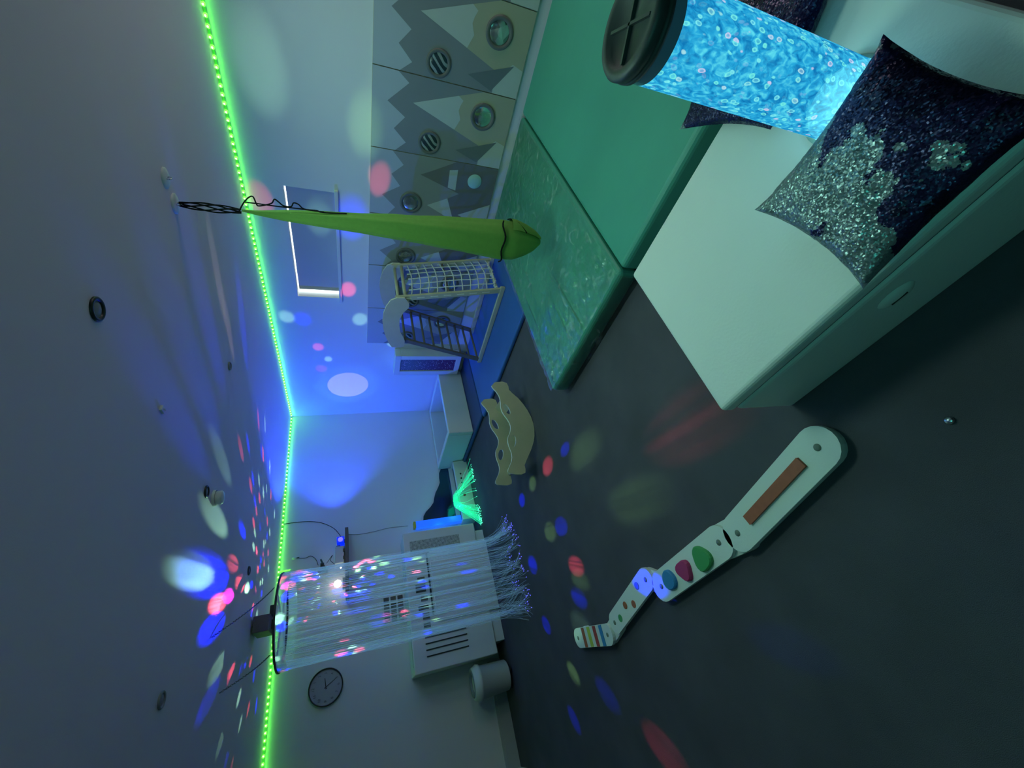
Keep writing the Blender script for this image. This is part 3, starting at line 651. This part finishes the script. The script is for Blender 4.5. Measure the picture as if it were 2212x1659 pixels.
for (x, y, mm) in [(.298, 2.395, 'rockdark'), (.232, 2.60, 'redbrown'), (.218, 2.50, 'redbrown'), (.178, 2.71, 'greenpaint')]:
    blob(MB(), (x - .005, y, .052), .022, .003, 1, 0, 0).build('button', mm, secs[2])
ux = Vector((-.106, .994, 0)); uy = Vector((.994, .106, 0))
for k, mm in enumerate(['bluepaint', 'red', 'yellowgreen', 'redbrown']):
    c = Vector((.115, 2.95, 0)) + Vector((.05, .47, 0)).normalized() * (.075 + .095 * k)
    e = Vector((.05, .47, 0)).normalized(); s2 = Vector((e.y, -e.x, 0))
    vs = [c + e * a + s2 * b + Vector((0, 0, z)) for z in (.052, .056) for a, b in ((-.020, -.064), (.020, -.064), (.020, .064), (-.020, .064))]
    MB().add(vs, [(4, 5, 6, 7), (0, 1, 5, 4), (1, 2, 6, 5), (2, 3, 7, 6), (3, 0, 4, 7)]).build('colour_stripe', mm, secs[3])

# ---------------------------------------------------------------- white soft platform with bubble tube
pf = thing('padded_platform', 'low white padded platform under the glowing bubble tube', 'platform', (1.0, .41, 0))
px0, px1, py0, py1 = .60, 1.41, -.15, .96
MB().box((px0 + .004, py0 + .004, 0), (px1 - .004, py1 - .004, .305)).build('base', 'white', pf, bevel=.018, seg=3)
MB().box((px0 + .012, py0 + .012, .305), (px1 - .012, py1 - .012, .322)).build('seam', 'greymark', pf, bevel=.003)
MB().box((px0, py0, .322), (px1, py1, .385)).build('top_pad', 'white', pf, bevel=.020, seg=4)
hd = MB()
def hf(u, v):
    a = 2 * PI * u; r = v; return Vector((px0 + .003 - .014 * math.sqrt(max(0, 1 - r * r)), .395 + .052 * r * math.cos(a), .205 + .036 * r * math.sin(a)))
hd.grid(hf, 24, 6).build('pull_flap', 'white', pf)
MB().box((px0 - .013, .372, .2035), (px0 - .0085, .418, .2065)).build('flap_slit', 'slot', pf)
bc = (1.02, .088)
bt = thing('bubble_tube', 'glowing cyan bubble tube with black cap standing on the white platform', 'bubble tube', (bc[0], bc[1], .385))
MB().lathe([(.0, .386), (.106, .386), (.106, .394), (.095, .398)], (*bc, 0), 40).build('base_flange', 'clear', bt)
MB().lathe([(.093, .394), (.093, 1.03)], (*bc, 0), 64).build('water_column', 'water', bt)
MB().lathe([(.0932, 1.03), (.0932, 1.066)], (*bc, 0), 64).build('tube_rim', 'dimtube', bt)
cp = MB().lathe([(.094, 1.060), (.100, 1.062), (.101, 1.072), (.097, 1.074), (.100, 1.077), (.101, 1.092), (.096, 1.099), (.078, 1.099), (.072, 1.090), (.0, 1.090)], (*bc, 0), 56).build('cap', 'darkcap', bt)
cr_ = MB()
for a in (.45, .45 + PI / 2):
    d = Vector((math.cos(a), math.sin(a), 0)); n_ = Vector((-d.y, d.x, 0)); c = Vector((*bc, 1.090))
    k = .070; vs = [c - d * k - n_ * .003, c + d * k - n_ * .003, c + d * k + n_ * .003, c - d * k + n_ * .003]
    cr_.add(vs + [v + Vector((0, 0, .007)) for v in vs], [(4, 5, 6, 7), (0, 1, 5, 4), (1, 2, 6, 5), (2, 3, 7, 6), (3, 0, 4, 7)])
cr_.build('cross_rib', 'darkcap', cp)
# ---------------------------------------------------------------- sequin cushions
def cushion(name, c, half, rot, th_, mm, label, tilt=None, seed=0):
    mb = MB(); n = 44
    def sf(sg):
        def f(u, v):
            a, b2 = u * 2 - 1, v * 2 - 1
            ca, cb = abs(a), abs(b2)
            k = (1 - .10 * (1 - b2 * b2) * ca ** 3); k2 = (1 - .10 * (1 - a * a) * cb ** 3)
            e = max(0, (1 - ca ** 2.6)) * max(0, (1 - cb ** 2.6))
            z = sg * th_ * (e ** .38 if e > 0 else 0)
            nz = .006 * noise.noise(Vector((a * 3, b2 * 3, seed + sg))) + .0025 * noise.noise(Vector((a * 11, b2 * 11, seed)))
            p = Vector((a * half * k, b2 * half * k2, z + nz + .008 * (ca * cb) ** 3 * 3))
            p.x += .003 * noise.noise(Vector((b2 * 22, a * 4, seed))); p.y += .003 * noise.noise(Vector((a * 22, b2 * 4, seed + 5)))
            return p
        return f
    mb.grid(sf(1), n, n); mb.grid(lambda u, v: sf(-1)(1 - u, v), n, n)
    o = mb.build(name, mm, loc=(0, 0, 0)); o.location = c; o.scale = (.90 if not seed else 1, 1, 1); o.rotation_euler = (tilt[0] if tilt else 0, tilt[1] if tilt else 0, rot)
    return tag(o, label, 'cushion')
cushion('sequin_cushion', (.745, .155, .482), .205, .02, .055, 'sequin', 'large sequin cushion with silver and navy patches in front of the bubble tube', (.0, -.20))
cushion('sequin_cushion', (1.39, .085, .440), .215, math.radians(21) , .045, 'sequin2', 'dark navy sequin cushion half hidden behind the bubble tube', (0, .02), 7)

# ---------------------------------------------------------------- hanging cocoon swing
hw = thing('cocoon_swing', 'green fabric cocoon swing hanging on black cords from the ceiling', 'swing', (2.55, 1.55, CEIL))
hx = Vector((2.55, 1.55, 0)).normalized(); hs = Vector((.52, -.854, 0))      # hs: sideways
prof = [(2.23, .006, .006), (2.16, .012, .0), (2.0, .030, .0), (1.79, .045, 0), (1.58, .055, 0), (1.38, .073, 0), (1.21, .085, 0), (1.05, .102, 0), (.88, .115, .0), (.74, .127, 0), (.62, .138, 0), (.52, .132, .004), (.43, .098, .010), (.36, .062, .014), (.31, .018, .022)]
def cprof(z):
    for i in range(len(prof) - 1):
        z0, r0, o0 = prof[i]; z1, r1, o1 = prof[i + 1]
        if z0 >= z >= z1:
            t_ = (z0 - z) / (z0 - z1); return r0 + (r1 - r0) * t_, o0 + (o1 - o0) * t_
    return prof[-1][1], prof[-1][2]
def hf2(u, v):
    z = 2.23 - (2.23 - .31) * v; r, o_ = cprof(z); a = 2 * PI * u
    fold = (1 + .10 * math.sin(a * 5 + 2 * v) * min(1, (1 - v) * 1.6) + .05 * math.sin(a * 11 + 5 * v) * min(1, (1 - v) * 1.5) + .03 * noise.noise(Vector((math.cos(a) * 2, math.sin(a) * 2, z * 6))))
    c = Vector((2.55, 1.55, z)) + hs * (.010 * math.sin(v * PI) + o_)
    return c + (hs * math.cos(a) + hx * math.sin(a) * .62) * r * fold
cb_ = MB().grid(hf2, 60, 90).build('fabric', 'greenfab', hw)
# fold flap near the bottom
def ff(u, v):
    a = -.9 + 1.9 * u; z = .56 - .25 * v; r, _ = cprof(z); c = Vector((2.55, 1.55, z)) + hs * (.006 + .02 * v)
    return c + (hs * math.cos(a) - hx * math.sin(a) * .62 ) * (r * 1.02 + .006 + .010 * math.sin(u * PI)) - hx * .004
MB().grid(ff, 16, 8).build('fabric_fold', 'greenfab', hw)
def swing_pt(z, a, k=1.03):
    r, o_ = cprof(z); v = (2.23 - z) / 1.92
    return Vector((2.55, 1.55, z)) + hs * (.010 * math.sin(v * PI) + o_) + (hs * math.cos(a) + hx * math.sin(a) * .62) * (r * k * 1.06 + .003)
MB().tube([swing_pt(.63 + .01 * math.sin(i * .9), -.55 - (PI - .75) * i / 14) for i in range(15)], .0058, 6).build('elastic_loop', 'cord', hw)
MB().tube([swing_pt(.575 - .125 * (i / 10) ** 1.3, .25 - 1.25 * i / 10) for i in range(11)], .005, 6).build('elastic_loop', 'cord', hw)
rm = MB()
for k in range(5):
    ph_ = k * 1.3; pts = []
    for i in range(16):
        t_ = i / 15; z = CEIL - .02 - (CEIL - .02 - 2.235) * t_; w_ = .012 * math.sin(PI * t_) + .010
        pts.append(Vector((2.55, 1.55, z)) + hs * (w_ * math.cos(ph_ + 3 * t_)) + hx * (w_ * math.sin(ph_ + 3 * t_)) * .8)
    rm.tube(pts, .0045, 6)
rm.build('suspension_cords', 'cord', hw)
dc = MB(); P2 = [(2.55, 1.55, 2.24), (2.57, 1.51, 2.215), (2.59, 1.485, 2.19), (2.595, 1.475, 2.165), (2.575, 1.505, 2.15), (2.57, 1.515, 2.14), (2.575, 1.505, 2.10), (2.585, 1.495, 2.07), (2.595, 1.475, 2.055), (2.59, 1.485, 2.035), (2.58, 1.50, 2.01), (2.58, 1.50, 1.97), (2.59, 1.48, 1.955), (2.59, 1.485, 1.93), (2.58, 1.505, 1.90), (2.58, 1.505, 1.83), (2.575, 1.51, 1.80), (2.585, 1.505, 1.66)]
P2 = [Vector(p) - hx * .02 for p in P2]
dc.tube(spline(P2, 5), .0042, 6)
P3 = [Vector((2.578 + .002 * math.sin(i), 1.507, 2.21 - .42 * i / 12)) - hx * .02 for i in range(13)]
dc.tube(P3, .0042, 6)
dc.build('adjuster_chain', 'cord', hw)
def plate_disc(name, c, r, mm, label, ring=None):
    th = thing(name, label, 'ceiling fitting', (c[0], c[1], CEIL))
    MB().lathe([(r, 0), (r, -.004), (r * .85, -.009), (r * .3, -.010), (0, -.010)], (c[0], c[1], CEIL), 32).build('plate', mm, th)
    MB().tube([(c[0] + .012 * math.cos(a), c[1] + .0, CEIL - .018 + .012 * math.sin(a)) for a in [i * 2 * PI / 12 for i in range(12)]], .0035, 6, closed=True).build('eye', 'clearmetal', th)
    return th
plate_disc('ceiling_hook_plate', (2.55, 1.55), .055, 'heater', 'round grey ceiling hook plate holding the green cocoon swing')
plate_disc('ceiling_hook_plate', (2.54, 1.40), .052, 'heater', 'empty round ceiling hook plate next to the swing hook')
# ceiling fittings
def downlight(x, y, r, label, ringm='black', grp='recessed ceiling downlights'):
    th = thing('recessed_downlight', label, 'ceiling light', (x, y, CEIL), grp)
    MB().lathe([(r, .0), (r, -.006), (r * .9, -.010), (r * .72, -.008), (r * .68, -.001)], (x, y, CEIL), 36).build('bezel', ringm, th)
    MB().lathe([(r * .7, -.002), (r * .4, -.006), (0, -.008)], (x, y, CEIL), 30).build('lens', 'grey', th)
downlight(1.50, 1.39, .048, 'dark ringed recessed light alone in the middle of the bare ceiling')
downlight(1.47, 2.93, .040, 'unlit dark recessed light beside the white smoke detector')
downlight(.36, 2.89, .040, 'recessed light on the dark ceiling between clock and camera', 'grey')
downlight(1.38, 4.38, .040, 'small dark recessed light among the coloured spots near the ring curtain')
downlight(2.51, 2.88, .035, 'small recessed light between the swing hook and the far corner', 'grey')
sd = thing('smoke_detector', 'white round smoke detector on the ceiling amid coloured light spots', 'smoke detector', (1.50, 3.10, CEIL))
MB().lathe([(.055, 0), (.055, -.012), (.052, -.016)], (1.50, 3.10, CEIL), 32).build('mounting_ring', 'heater', sd)
MB().lathe([(.046, -.016), (.048, -.045), (.040, -.055), (0, -.058)], (1.50, 3.10, CEIL), 32).build('body', 'heater', sd)
tag(MB().box((1.50, 2.05, CEIL - .012), (1.53, 2.09, CEIL)).box((1.512, 2.062, CEIL - .02), (1.518, 2.078, CEIL - .012)).build('ceiling_sensor', 'heater', loc=(1.51, 2.07, CEIL), bevel=.002), 'tiny pale sensor on the bare ceiling', 'sensor')

# ---------------------------------------------------------------- mirrored light box on the floor, and the wavy mirror
ib = thing('infinity_light_box', 'long low white box with a mirrored light window and round buttons', 'sensory box', (2.5, 5.75, 0))
MB().box((2.02, 5.66, .0), (3.08 - .13, 5.72, .215)).build('front_board', 'white', ib, bevel=.006)
MB().box((2.02, 5.72, 0), (2.05, 5.90, .215)).build('end_board', 'white', ib, bevel=.004)
MB().box((2.92, 5.72, 0), (2.95, 5.90, .215)).build('end_board', 'white', ib, bevel=.004)
MB().box((2.02, 5.88, 0), (2.95, 5.905, .25)).build('back_board', 'whitewood', ib, bevel=.004)
MB().box((2.05, 5.72, .01), (2.92, 5.88, .19)).build('mirrored_window', 'darkmirror', ib)
for x, mm, r in ((2.73, 'slot', .014), (2.655, 'slot', .014), (2.58, 'slot', .014), (2.50, 'yellow', .022), (2.385, 'red', .020)):
    MB().lathe([(r, 0), (r, -.004), (r * .7, -.007), (0, -.008)], (x, 5.66, .13), 18, 0, 'Y').build('button', mm, ib)
wv = [(3.00, .25), (2.97, .36), (2.90, .40), (2.82, .41), (2.74, .41), (2.66, .45), (2.58, .50), (2.50, .53), (2.43, .55), (2.37, .60), (2.30, .68), (2.24, .72), (2.18, .73), (2.15, .70), (2.15, .25)]
wm = MB().prism(wv, (0, 5.925, 0), (1, 0, 0), (0, 0, 1), .012)
tag(wm.build('wavy_mirror', 'darkmirror', loc=(2.6, 5.92, .25)), 'dark wavy edged mirror leaning on the wall behind the light box', 'mirror')
bk = thing('blue_light_column', 'glowing blue upright block with yellow end on the light box', 'light column', (2.05, 5.80, .215))
MB().box((2.03, 5.74, .216), (2.12, 5.83, .86)).build('body', 'blueglow', bk, bevel=.004)
MB().box((2.03, 5.74, .861), (2.12, 5.83, .895)).build('end_cap', 'yellow', bk, bevel=.006)
lamp('POINT', 'blue_column_lamp', (1.99, 5.70, .55), 1.2, (0.02, .15, 1), shadow_soft_size=.02)
# green fibre bunch
fb = thing('fibre_optic_spray', 'bunch of glowing green optic fibres spilling from the white box', 'fibre optic lamp', (2.32, 5.70, .22))
s1, tips = MB(), MB(); rnd = random.Random(5)
for k in range(120):
    st = Vector((2.34 + rnd.uniform(-.05, .05), 5.74 + rnd.uniform(-.03, .03), .218)); top = st + Vector((rnd.uniform(-.12, .06), rnd.uniform(-.10, -.02), .12 + rnd.uniform(0, .08)))
    if rnd.random() < .62: e = Vector((2.0 + rnd.gauss(0, .12), 5.50 + rnd.gauss(0, .05), .012)); mid = Vector((2.18 + rnd.uniform(-.05, .05), 5.57 + rnd.uniform(-.03, .02), .27))
    else: e = Vector((2.56 + rnd.gauss(0, .11), 5.42 + rnd.gauss(0, .03), .012)); mid = Vector((2.38 + rnd.uniform(-.04, .04), 5.57, .24))
    if e.x < 1.86: e.x = 1.86 + rnd.uniform(0, .1)
    pts = []
    for i in range(13):
        t_ = i / 12; a_ = st.lerp(top, t_); b2 = top.lerp(mid, t_); c_ = mid.lerp(e, t_)
        p = a_.lerp(b2, t_).lerp(b2.lerp(c_, t_), t_); p += Vector((noise.noise(p * 9 + Vector((k, 0, 0))), noise.noise(p * 9 + Vector((0, k, 0))), 0)) * .012
        p.z = max(p.z, .006); pts.append(p)
    s1.tube(pts, .0017, 4, caps=False); tips.lathe([(0, -.005), (.005, 0), (0, .005)], pts[-1], 5)
    if rnd.random() < .5: tips.lathe([(0, -.004), (.004, 0), (0, .004)], pts[rnd.randint(6, 11)], 5)
s1.build('fibres', 'greenfibre', fb)['kind'] = 'stuff'; tips.build('fibre_tips', 'greentip', fb)['kind'] = 'stuff'
lamp('POINT', 'fibre_spray_lamp', (2.2, 5.50, .28), .8, (.05, 1, .5), shadow_soft_size=.05)

# ---------------------------------------------------------------- heater
ht = thing('storage_heater', 'long white wall heater casing with louvres and a perforated grille', 'heater', (1.12, 5.72, 0))
MB().box((.34, 5.52, .12), (1.90, WY - .002, 1.075)).build('casing', 'heater', ht, bevel=.010, seg=3)
MB().box((.80, 5.50, .0), (1.64, 5.54, .77)).build('lower_panel', 'heater', ht, bevel=.005)
MB().box((.88, 5.506, .795), (1.60, 5.54, .815)).box((.86, 5.505, .39), (1.60, 5.54, .40)).build('seam', 'slot', ht)
MB().box((.46, 5.55, .0), (.80, 5.90, .125)).box((1.64, 5.55, 0), (1.80, 5.90, .125)).build('plinth', 'heater', ht)
lv = MB()
for k in range(4): x = .67 - .062 * k; lv.box((x - .006, 5.512, .445), (x + .006, 5.53, .93))
lv.build('louvre_slots', 'slot', ht)
MB().box((1.60, 5.512, .35), (1.78, 5.53, 1.0)).build('perforated_grille', 'perf', ht)
sl = MB()
for a, b2 in ((1.36, 1.50), (1.55, 1.68), (.98, 1.12), (.42, .82)): sl.box((a, 5.60, 1.0755), (b2, 5.612, 1.0765)); 
sl.build('top_slots', 'slot', ht)
for x, w_, z0, z1, mi in [(1.30, .05, .86, .95, 1), (1.20, .09, .86, .98, 0), (1.08, .06, .85, .93, 1), (.98, .05, .85, .97, 0), (.89, .07, .85, .93, 1), (.79, .05, .85, .93, 0)]:
    MB().box((x - w_ / 2, 5.512, z0), (x + w_ / 2, 5.525, z1)).build('picture_sticker', ['photo1', 'photo2'][mi], ht)
ps = thing('photo_board', 'small board of dark photographs on the wall behind the fibre curtain', 'picture', (1.12, WY, 1.2))
MB().box((.96, WY - .008, 1.08), (1.28, WY - .001, 1.36)).build('backing', 'whitewood', ps)
for i in range(3):
    for j in range(4):
        MB().box((.975 + .075 * j, WY - .011, 1.10 + .085 * i), (1.035 + .075 * j, WY - .008, 1.165 + .085 * i)).build('photograph', 'photo1' if (i + j) % 2 else 'photo2', ps)
# ---------------------------------------------------------------- white tub
tb = thing('lidded_tub', 'round topped white tub on dark castors beside the heater', 'bin', (.12, 5.62, 0))
MB().lathe([(.135, .035), (.150, .05), (.160, .36), (.175, .365), (.18, .395), (.165, .42)], (.12, 5.62, 0), 36).build('body', 'white', tb)
MB().lathe([(.165, .42), (.150, .45), (.135, .455), (.125, .43), (0, .425)], (.12, 5.62, 0), 36).build('lid', 'white', tb)
MB().lathe([(.13, .452), (.128, .458), (.10, .458), (.098, .43)], (.12, 5.62, 0), 30).build('lid_groove', 'grey', tb)
for a in (.3, 1.87, 3.4, 5.0): MB().lathe([(0, -.02), (.02, -.018), (.024, 0), (.02, .018), (0, .02)], (.12 + .12 * math.cos(a), 5.62 + .12 * math.sin(a), .025), 12, 0, 'X').build('castor', 'black', tb)

# ---------------------------------------------------------------- clock
ck = thing('wall_clock', 'round wall clock with a thin black rim', 'clock', (.485, WY, 1.985))
MB().lathe([(.176, 0), (.176, -.030), (.170, -.034), (.163, -.030), (.163, -.010)], (.485, WY - .001, 1.985), 56, 0, 'Y').build('rim', 'black', ck)
MB().lathe([(.166, -.012), (0, -.012)], (.485, WY, 1.985), 48, 0, 'Y').build('face', 'clockface', ck)
for k in range(12):
    a = 2 * PI * (k + 1) / 12
    text(ck, 'numeral', str(k + 1), (.485 + .128 * math.sin(a), WY - .0135, 1.985 + .128 * math.cos(a)), .036, (PI / 2, 0, 0), 'greymark')
def hand(a, ln, w_): 
    d = (math.sin(a), math.cos(a)); n_ = (d[1], -d[0]); c = (.485, 1.985)
    P = [(c[0] - n_[0] * w_ - d[0] * .02, c[1] - n_[1] * w_ - d[1] * .02), (c[0] + n_[0] * w_ - d[0] * .02, c[1] + n_[1] * w_ - d[1] * .02), (c[0] + d[0] * ln + n_[0] * w_ * .5, c[1] + d[1] * ln + n_[1] * w_ * .5), (c[0] + d[0] * ln - n_[0] * w_ * .5, c[1] + d[1] * ln - n_[1] * w_ * .5)]
    return MB().prism(P, (0, WY - .016, 0), (1, 0, 0), (0, 0, 1), .001)
hand(math.radians(82), .085, .006).build('hand', 'black', ck); hand(math.radians(150), .125, .004).build('hand', 'black', ck)

# ---------------------------------------------------------------- shelf with projectors
tag(MB().box((1.30, 5.66, 1.735), (2.14, WY - .001, 1.775)).build('wall_shelf', 'darkwood', loc=(1.7, 5.8, 1.735), bevel=.003), 'dark wooden wall shelf above the heater carrying the projectors', 'shelf')
fl = thing('blue_flood_light', 'glowing blue flood light at the end of the wall shelf', 'flood light', (2.02, 5.76, 1.775))
MB().box((1.965, 5.70, 1.785), (2.045, 5.86, 1.875)).build('housing', 'bluebox', fl, bevel=.008)
MB().box((1.99, 5.75, 1.776), (2.02, 5.81, 1.786)).build('foot', 'black', fl)
MB().lathe([(.03, 0), (.022, -.008), (0, -.010)], (2.005, 5.699, 1.83), 20, 0, 'Y').build('lens', 'bluetip', fl)
pj = thing('effects_projector', 'white effects projector in the middle of the wall shelf', 'projector', (1.83, 5.79, 1.775))
MB().box((1.72, 5.72, 1.785), (1.93, 5.88, 1.90)).build('housing', 'whitewood', pj, bevel=.012, seg=3)
MB().box((1.76, 5.715, 1.776), (1.80, 5.88, 1.80)).box((1.85, 5.715, 1.776), (1.89, 5.88, 1.80)).build('foot', 'black', pj)
MB().tube([(1.93, 5.78, 1.86), (1.955, 5.775, 1.862)], .026, 16).build('lens_barrel', 'grey', pj)
dj = thing('disco_light', 'bright white disco light on the shelf behind the fibre curtain', 'disco light', (1.50, 5.80, 1.775))
MB().box((1.44, 5.78, 1.776), (1.56, 5.88, 1.81)).build('base', 'grey', dj, bevel=.004)
MB().lathe([(0, -.045), (.032, -.032), (.045, 0), (.032, .032), (0, .045)], (1.50, 5.80, 1.865), 20).build('dome', 'lens', dj)
tag(MB().box((1.635, 5.70, 1.777), (1.675, 5.78, 1.81)).lathe([(0, -.012), (.012, 0), (0, .012)], (1.655, 5.70, 1.825), 10, 1).build('indicator_lamp', ['grey', 'lens'], loc=(1.655, 5.74, 1.777)), 'small white lit lamp on the shelf next to the projector', 'lamp')
wc = thing('wall_bracket', 'black twin clamp bracket on the wall above the shelf', 'bracket', (1.80, WY, 2.02))
MB().box((1.70, WY - .03, 1.985), (1.73, WY - .001, 2.06)).build('arm', 'grey', wc)
MB().tube([(1.78, WY - .04, 2.07), (1.78, WY - .04, 2.03)], .03, 14).build('clamp', 'black', wc); MB().tube([(1.71, WY - .04, 2.10), (1.72, WY - .04, 2.06)], .022, 14).build('clamp', 'black', wc)
MB().tube([(1.68, WY - .03, 1.99), (1.86, WY - .03, 2.07)], .010, 8).build('rod', 'darkcap', wc)
def cable(name, pts, r, label, mm='cord'):
    o = MB().tube(spline(pts), r, 6).build(name, mm, loc=tuple(pts[0])); return tag(o, label, 'cable')
yw = WY - .006
cable('cable', [(2.40, yw, 2.53), (2.40, yw, 2.32), (2.36, yw, 2.10), (2.25, yw, 1.92), (2.12, yw, 1.83), (2.04, 5.86, 1.80)], .0035, 'thin cable curving from the ceiling light strip down to the blue flood light')
cable('cable', [(1.93, yw, 2.35), (1.915, yw, 2.25), (1.93, yw, 2.19), (1.88, yw, 2.13), (1.80, yw, 2.10)], .003, 'thin cable with a plug hanging from the twin clamp bracket')
tag(MB().tube([(1.93, yw - .008, 2.40), (1.93, yw - .008, 2.35)], .011, 10).tube([(1.93, yw - .008, 2.35), (1.93, yw - .008, 2.32)], .007, 10, 1).build('power_plug', ['heater', 'black'], loc=(1.93, yw, 2.36)), 'small white and black plug on the wall above the twin clamp bracket', 'plug')
cable('cable', [(1.80, yw - .02, 2.0), (1.87, 5.85, 1.93), (1.80, 5.82, 1.95), (1.74, 5.80, 1.90)], .003, 'black lead drooping behind the white effects projector')
cable('cable', [(2.14, yw, 1.735), (2.12, yw, 1.60), (2.13, yw, 1.40), (2.15, yw, 1.20), (2.14, yw, .95)], .003, 'thin cable running down the wall from the end of the shelf', 'grey')

# ---------------------------------------------------------------- fibre optic curtain
RC = Vector((1.03, 4.93, 2.33)); RR = .42
fc = thing('fibre_optic_curtain', 'large ring curtain of hanging clear optic fibres trailing on the floor', 'fibre optic curtain', tuple(RC))
MB().lathe([(RR + .012, .012), (RR + .014, -.004), (RR - .03, -.006), (RR - .035, .010), (RR + .012, .012)], RC, 64).build('ring', 'darkcap', fc)
MB().lathe([(RR + .004, -.005), (RR + .004, -.085)], RC, 64).build('skirt_band', 'skirt', fc)
sp_ = MB()
for a in (0.4, 0.4 + PI / 2): sp_.tube([RC + Vector((math.cos(a), math.sin(a), 0)) * RR * -1, RC + Vector((math.cos(a), math.sin(a), 0)) * RR], .008, 8)
sp_.build('spokes', 'darkcap', fc)
fbm, tipm = MB(), MB(); rnd = random.Random(9)
ncl = 30
for c in range(ncl):
    a = 2 * PI * c / ncl + rnd.uniform(-.05, .05)
    base = RC + Vector((math.cos(a), math.sin(a), 0)) * (RR - .01)
    # trailing end of this bunch on the floor
    ex, ey = base.x * .9 + .10 + rnd.uniform(-.15, .15), base.y * .45 + 4.20 * .55 + rnd.uniform(-.08, .08)
    for k in range(rnd.randint(8, 12)):
        b0 = RC + Vector((math.cos(a + rnd.uniform(-.10, .10)), math.sin(a + rnd.uniform(-.10, .10)), 0)) * (RR - .005)
        end = Vector((ex + rnd.gauss(0, .05), ey + rnd.gauss(0, .05), .006)); pin = rnd.uniform(.15, .35)
        knee = Vector((base.x + (ex - base.x) * .12 + rnd.gauss(0, .02), base.y + (ey - base.y) * .12 + rnd.gauss(0, .02), pin))
        pts = []; sd_ = rnd.uniform(0, 50)
        for i in range(19):
            t_ = i / 18; p = b0.lerp(knee, t_); cl = (1 - t_) * .5 + .0
            p = p.lerp(Vector((base.x, base.y, p.z)), min(1, t_ * 1.3) * .45)
            p += Vector((noise.noise(Vector((sd_, t_ * 3, c))), noise.noise(Vector((c, sd_, t_ * 3))), 0)) * .022 * math.sin(PI * min(1, t_ * 1.2) * .9)
            pts.append(p)
        kp = pts[-1]; m1 = Vector((kp.x + (end.x - kp.x) * .25, kp.y + (end.y - kp.y) * .25, .02))
        for i in range(1, 9):
            t_ = i / 8; p = kp.lerp(m1, t_).lerp(m1.lerp(end, t_), t_); p.z = max(p.z, .004); p.x += .02 * noise.noise(Vector((sd_, t_ * 4, 7))) * t_; pts.append(p)
        fbm.tube(pts, .0014, 3, caps=False)
        if rnd.random() < .35: tipm.lathe([(0, -.005), (.005, 0), (0, .005)], pts[-1], 5)
fbm.build('fibres', 'fibre', fc)['kind'] = 'stuff'; tipm.build('fibre_tips', 'bluetip', fc)['kind'] = 'stuff'
mo = thing('curtain_light_engine', 'dark box with leads sitting above the fibre curtain ring', 'light engine', (.98, 4.80, 2.40))
MB().box((.93, 4.72, 2.40), (1.07, 4.98, 2.535)).build('housing', 'darkwood', mo, bevel=.006)
MB().box((1.07, 4.80, 2.36), (1.16, 4.92, 2.42)).build('connector', 'black', mo, bevel=.006); MB().box((.96, 4.84, 2.342), (1.04, 4.94, 2.40)).build('clamp', 'black', mo, bevel=.004)
MB().tube([(1.0, 4.80, 2.53), (1.0, 4.80, 2.551)], .01, 8).build('stem', 'black', mo)
def chain(a, b2, label):
    a, b2 = Vector(a), Vector(b2); n = int((b2 - a).length / .022); mb = MB(); d = (b2 - a).normalized(); s = d.cross(Vector((0, 0, 1))).normalized(); u = s.cross(d)
    for i in range(n):
        c = a.lerp(b2, (i + .5) / n) - Vector((0, 0, .03 * math.sin(PI * (i + .5) / n))); w_ = s if i % 2 else u
        mb.tube([c + d * (.014 * math.cos(t_)) + w_ * (.006 * math.sin(t_)) for t_ in [j * PI / 4 for j in range(8)]], .0016, 4, closed=True)
    return tag(mb.build('hanging_chain', 'black', loc=tuple(a)), label, 'chain')
chain((.73, 3.56, CEIL - .005), (1.25, 4.58, 2.364), 'dark chain from the bare ceiling to the near side of the curtain ring')
chain((.45, 3.95, CEIL - .005), (.72, 4.66, 2.364), 'dark chain from the ceiling to the clock side of the curtain ring')
tag(MB().lathe([(0, .0), (.012, .0), (.012, .008), (.009, .011), (0, .012)], (.30, .60, 0), 14).build('metal_stud', 'clearmetal', loc=(.30, .60, 0)), 'tiny shiny metal stud lying alone on the dark floor', 'stud')
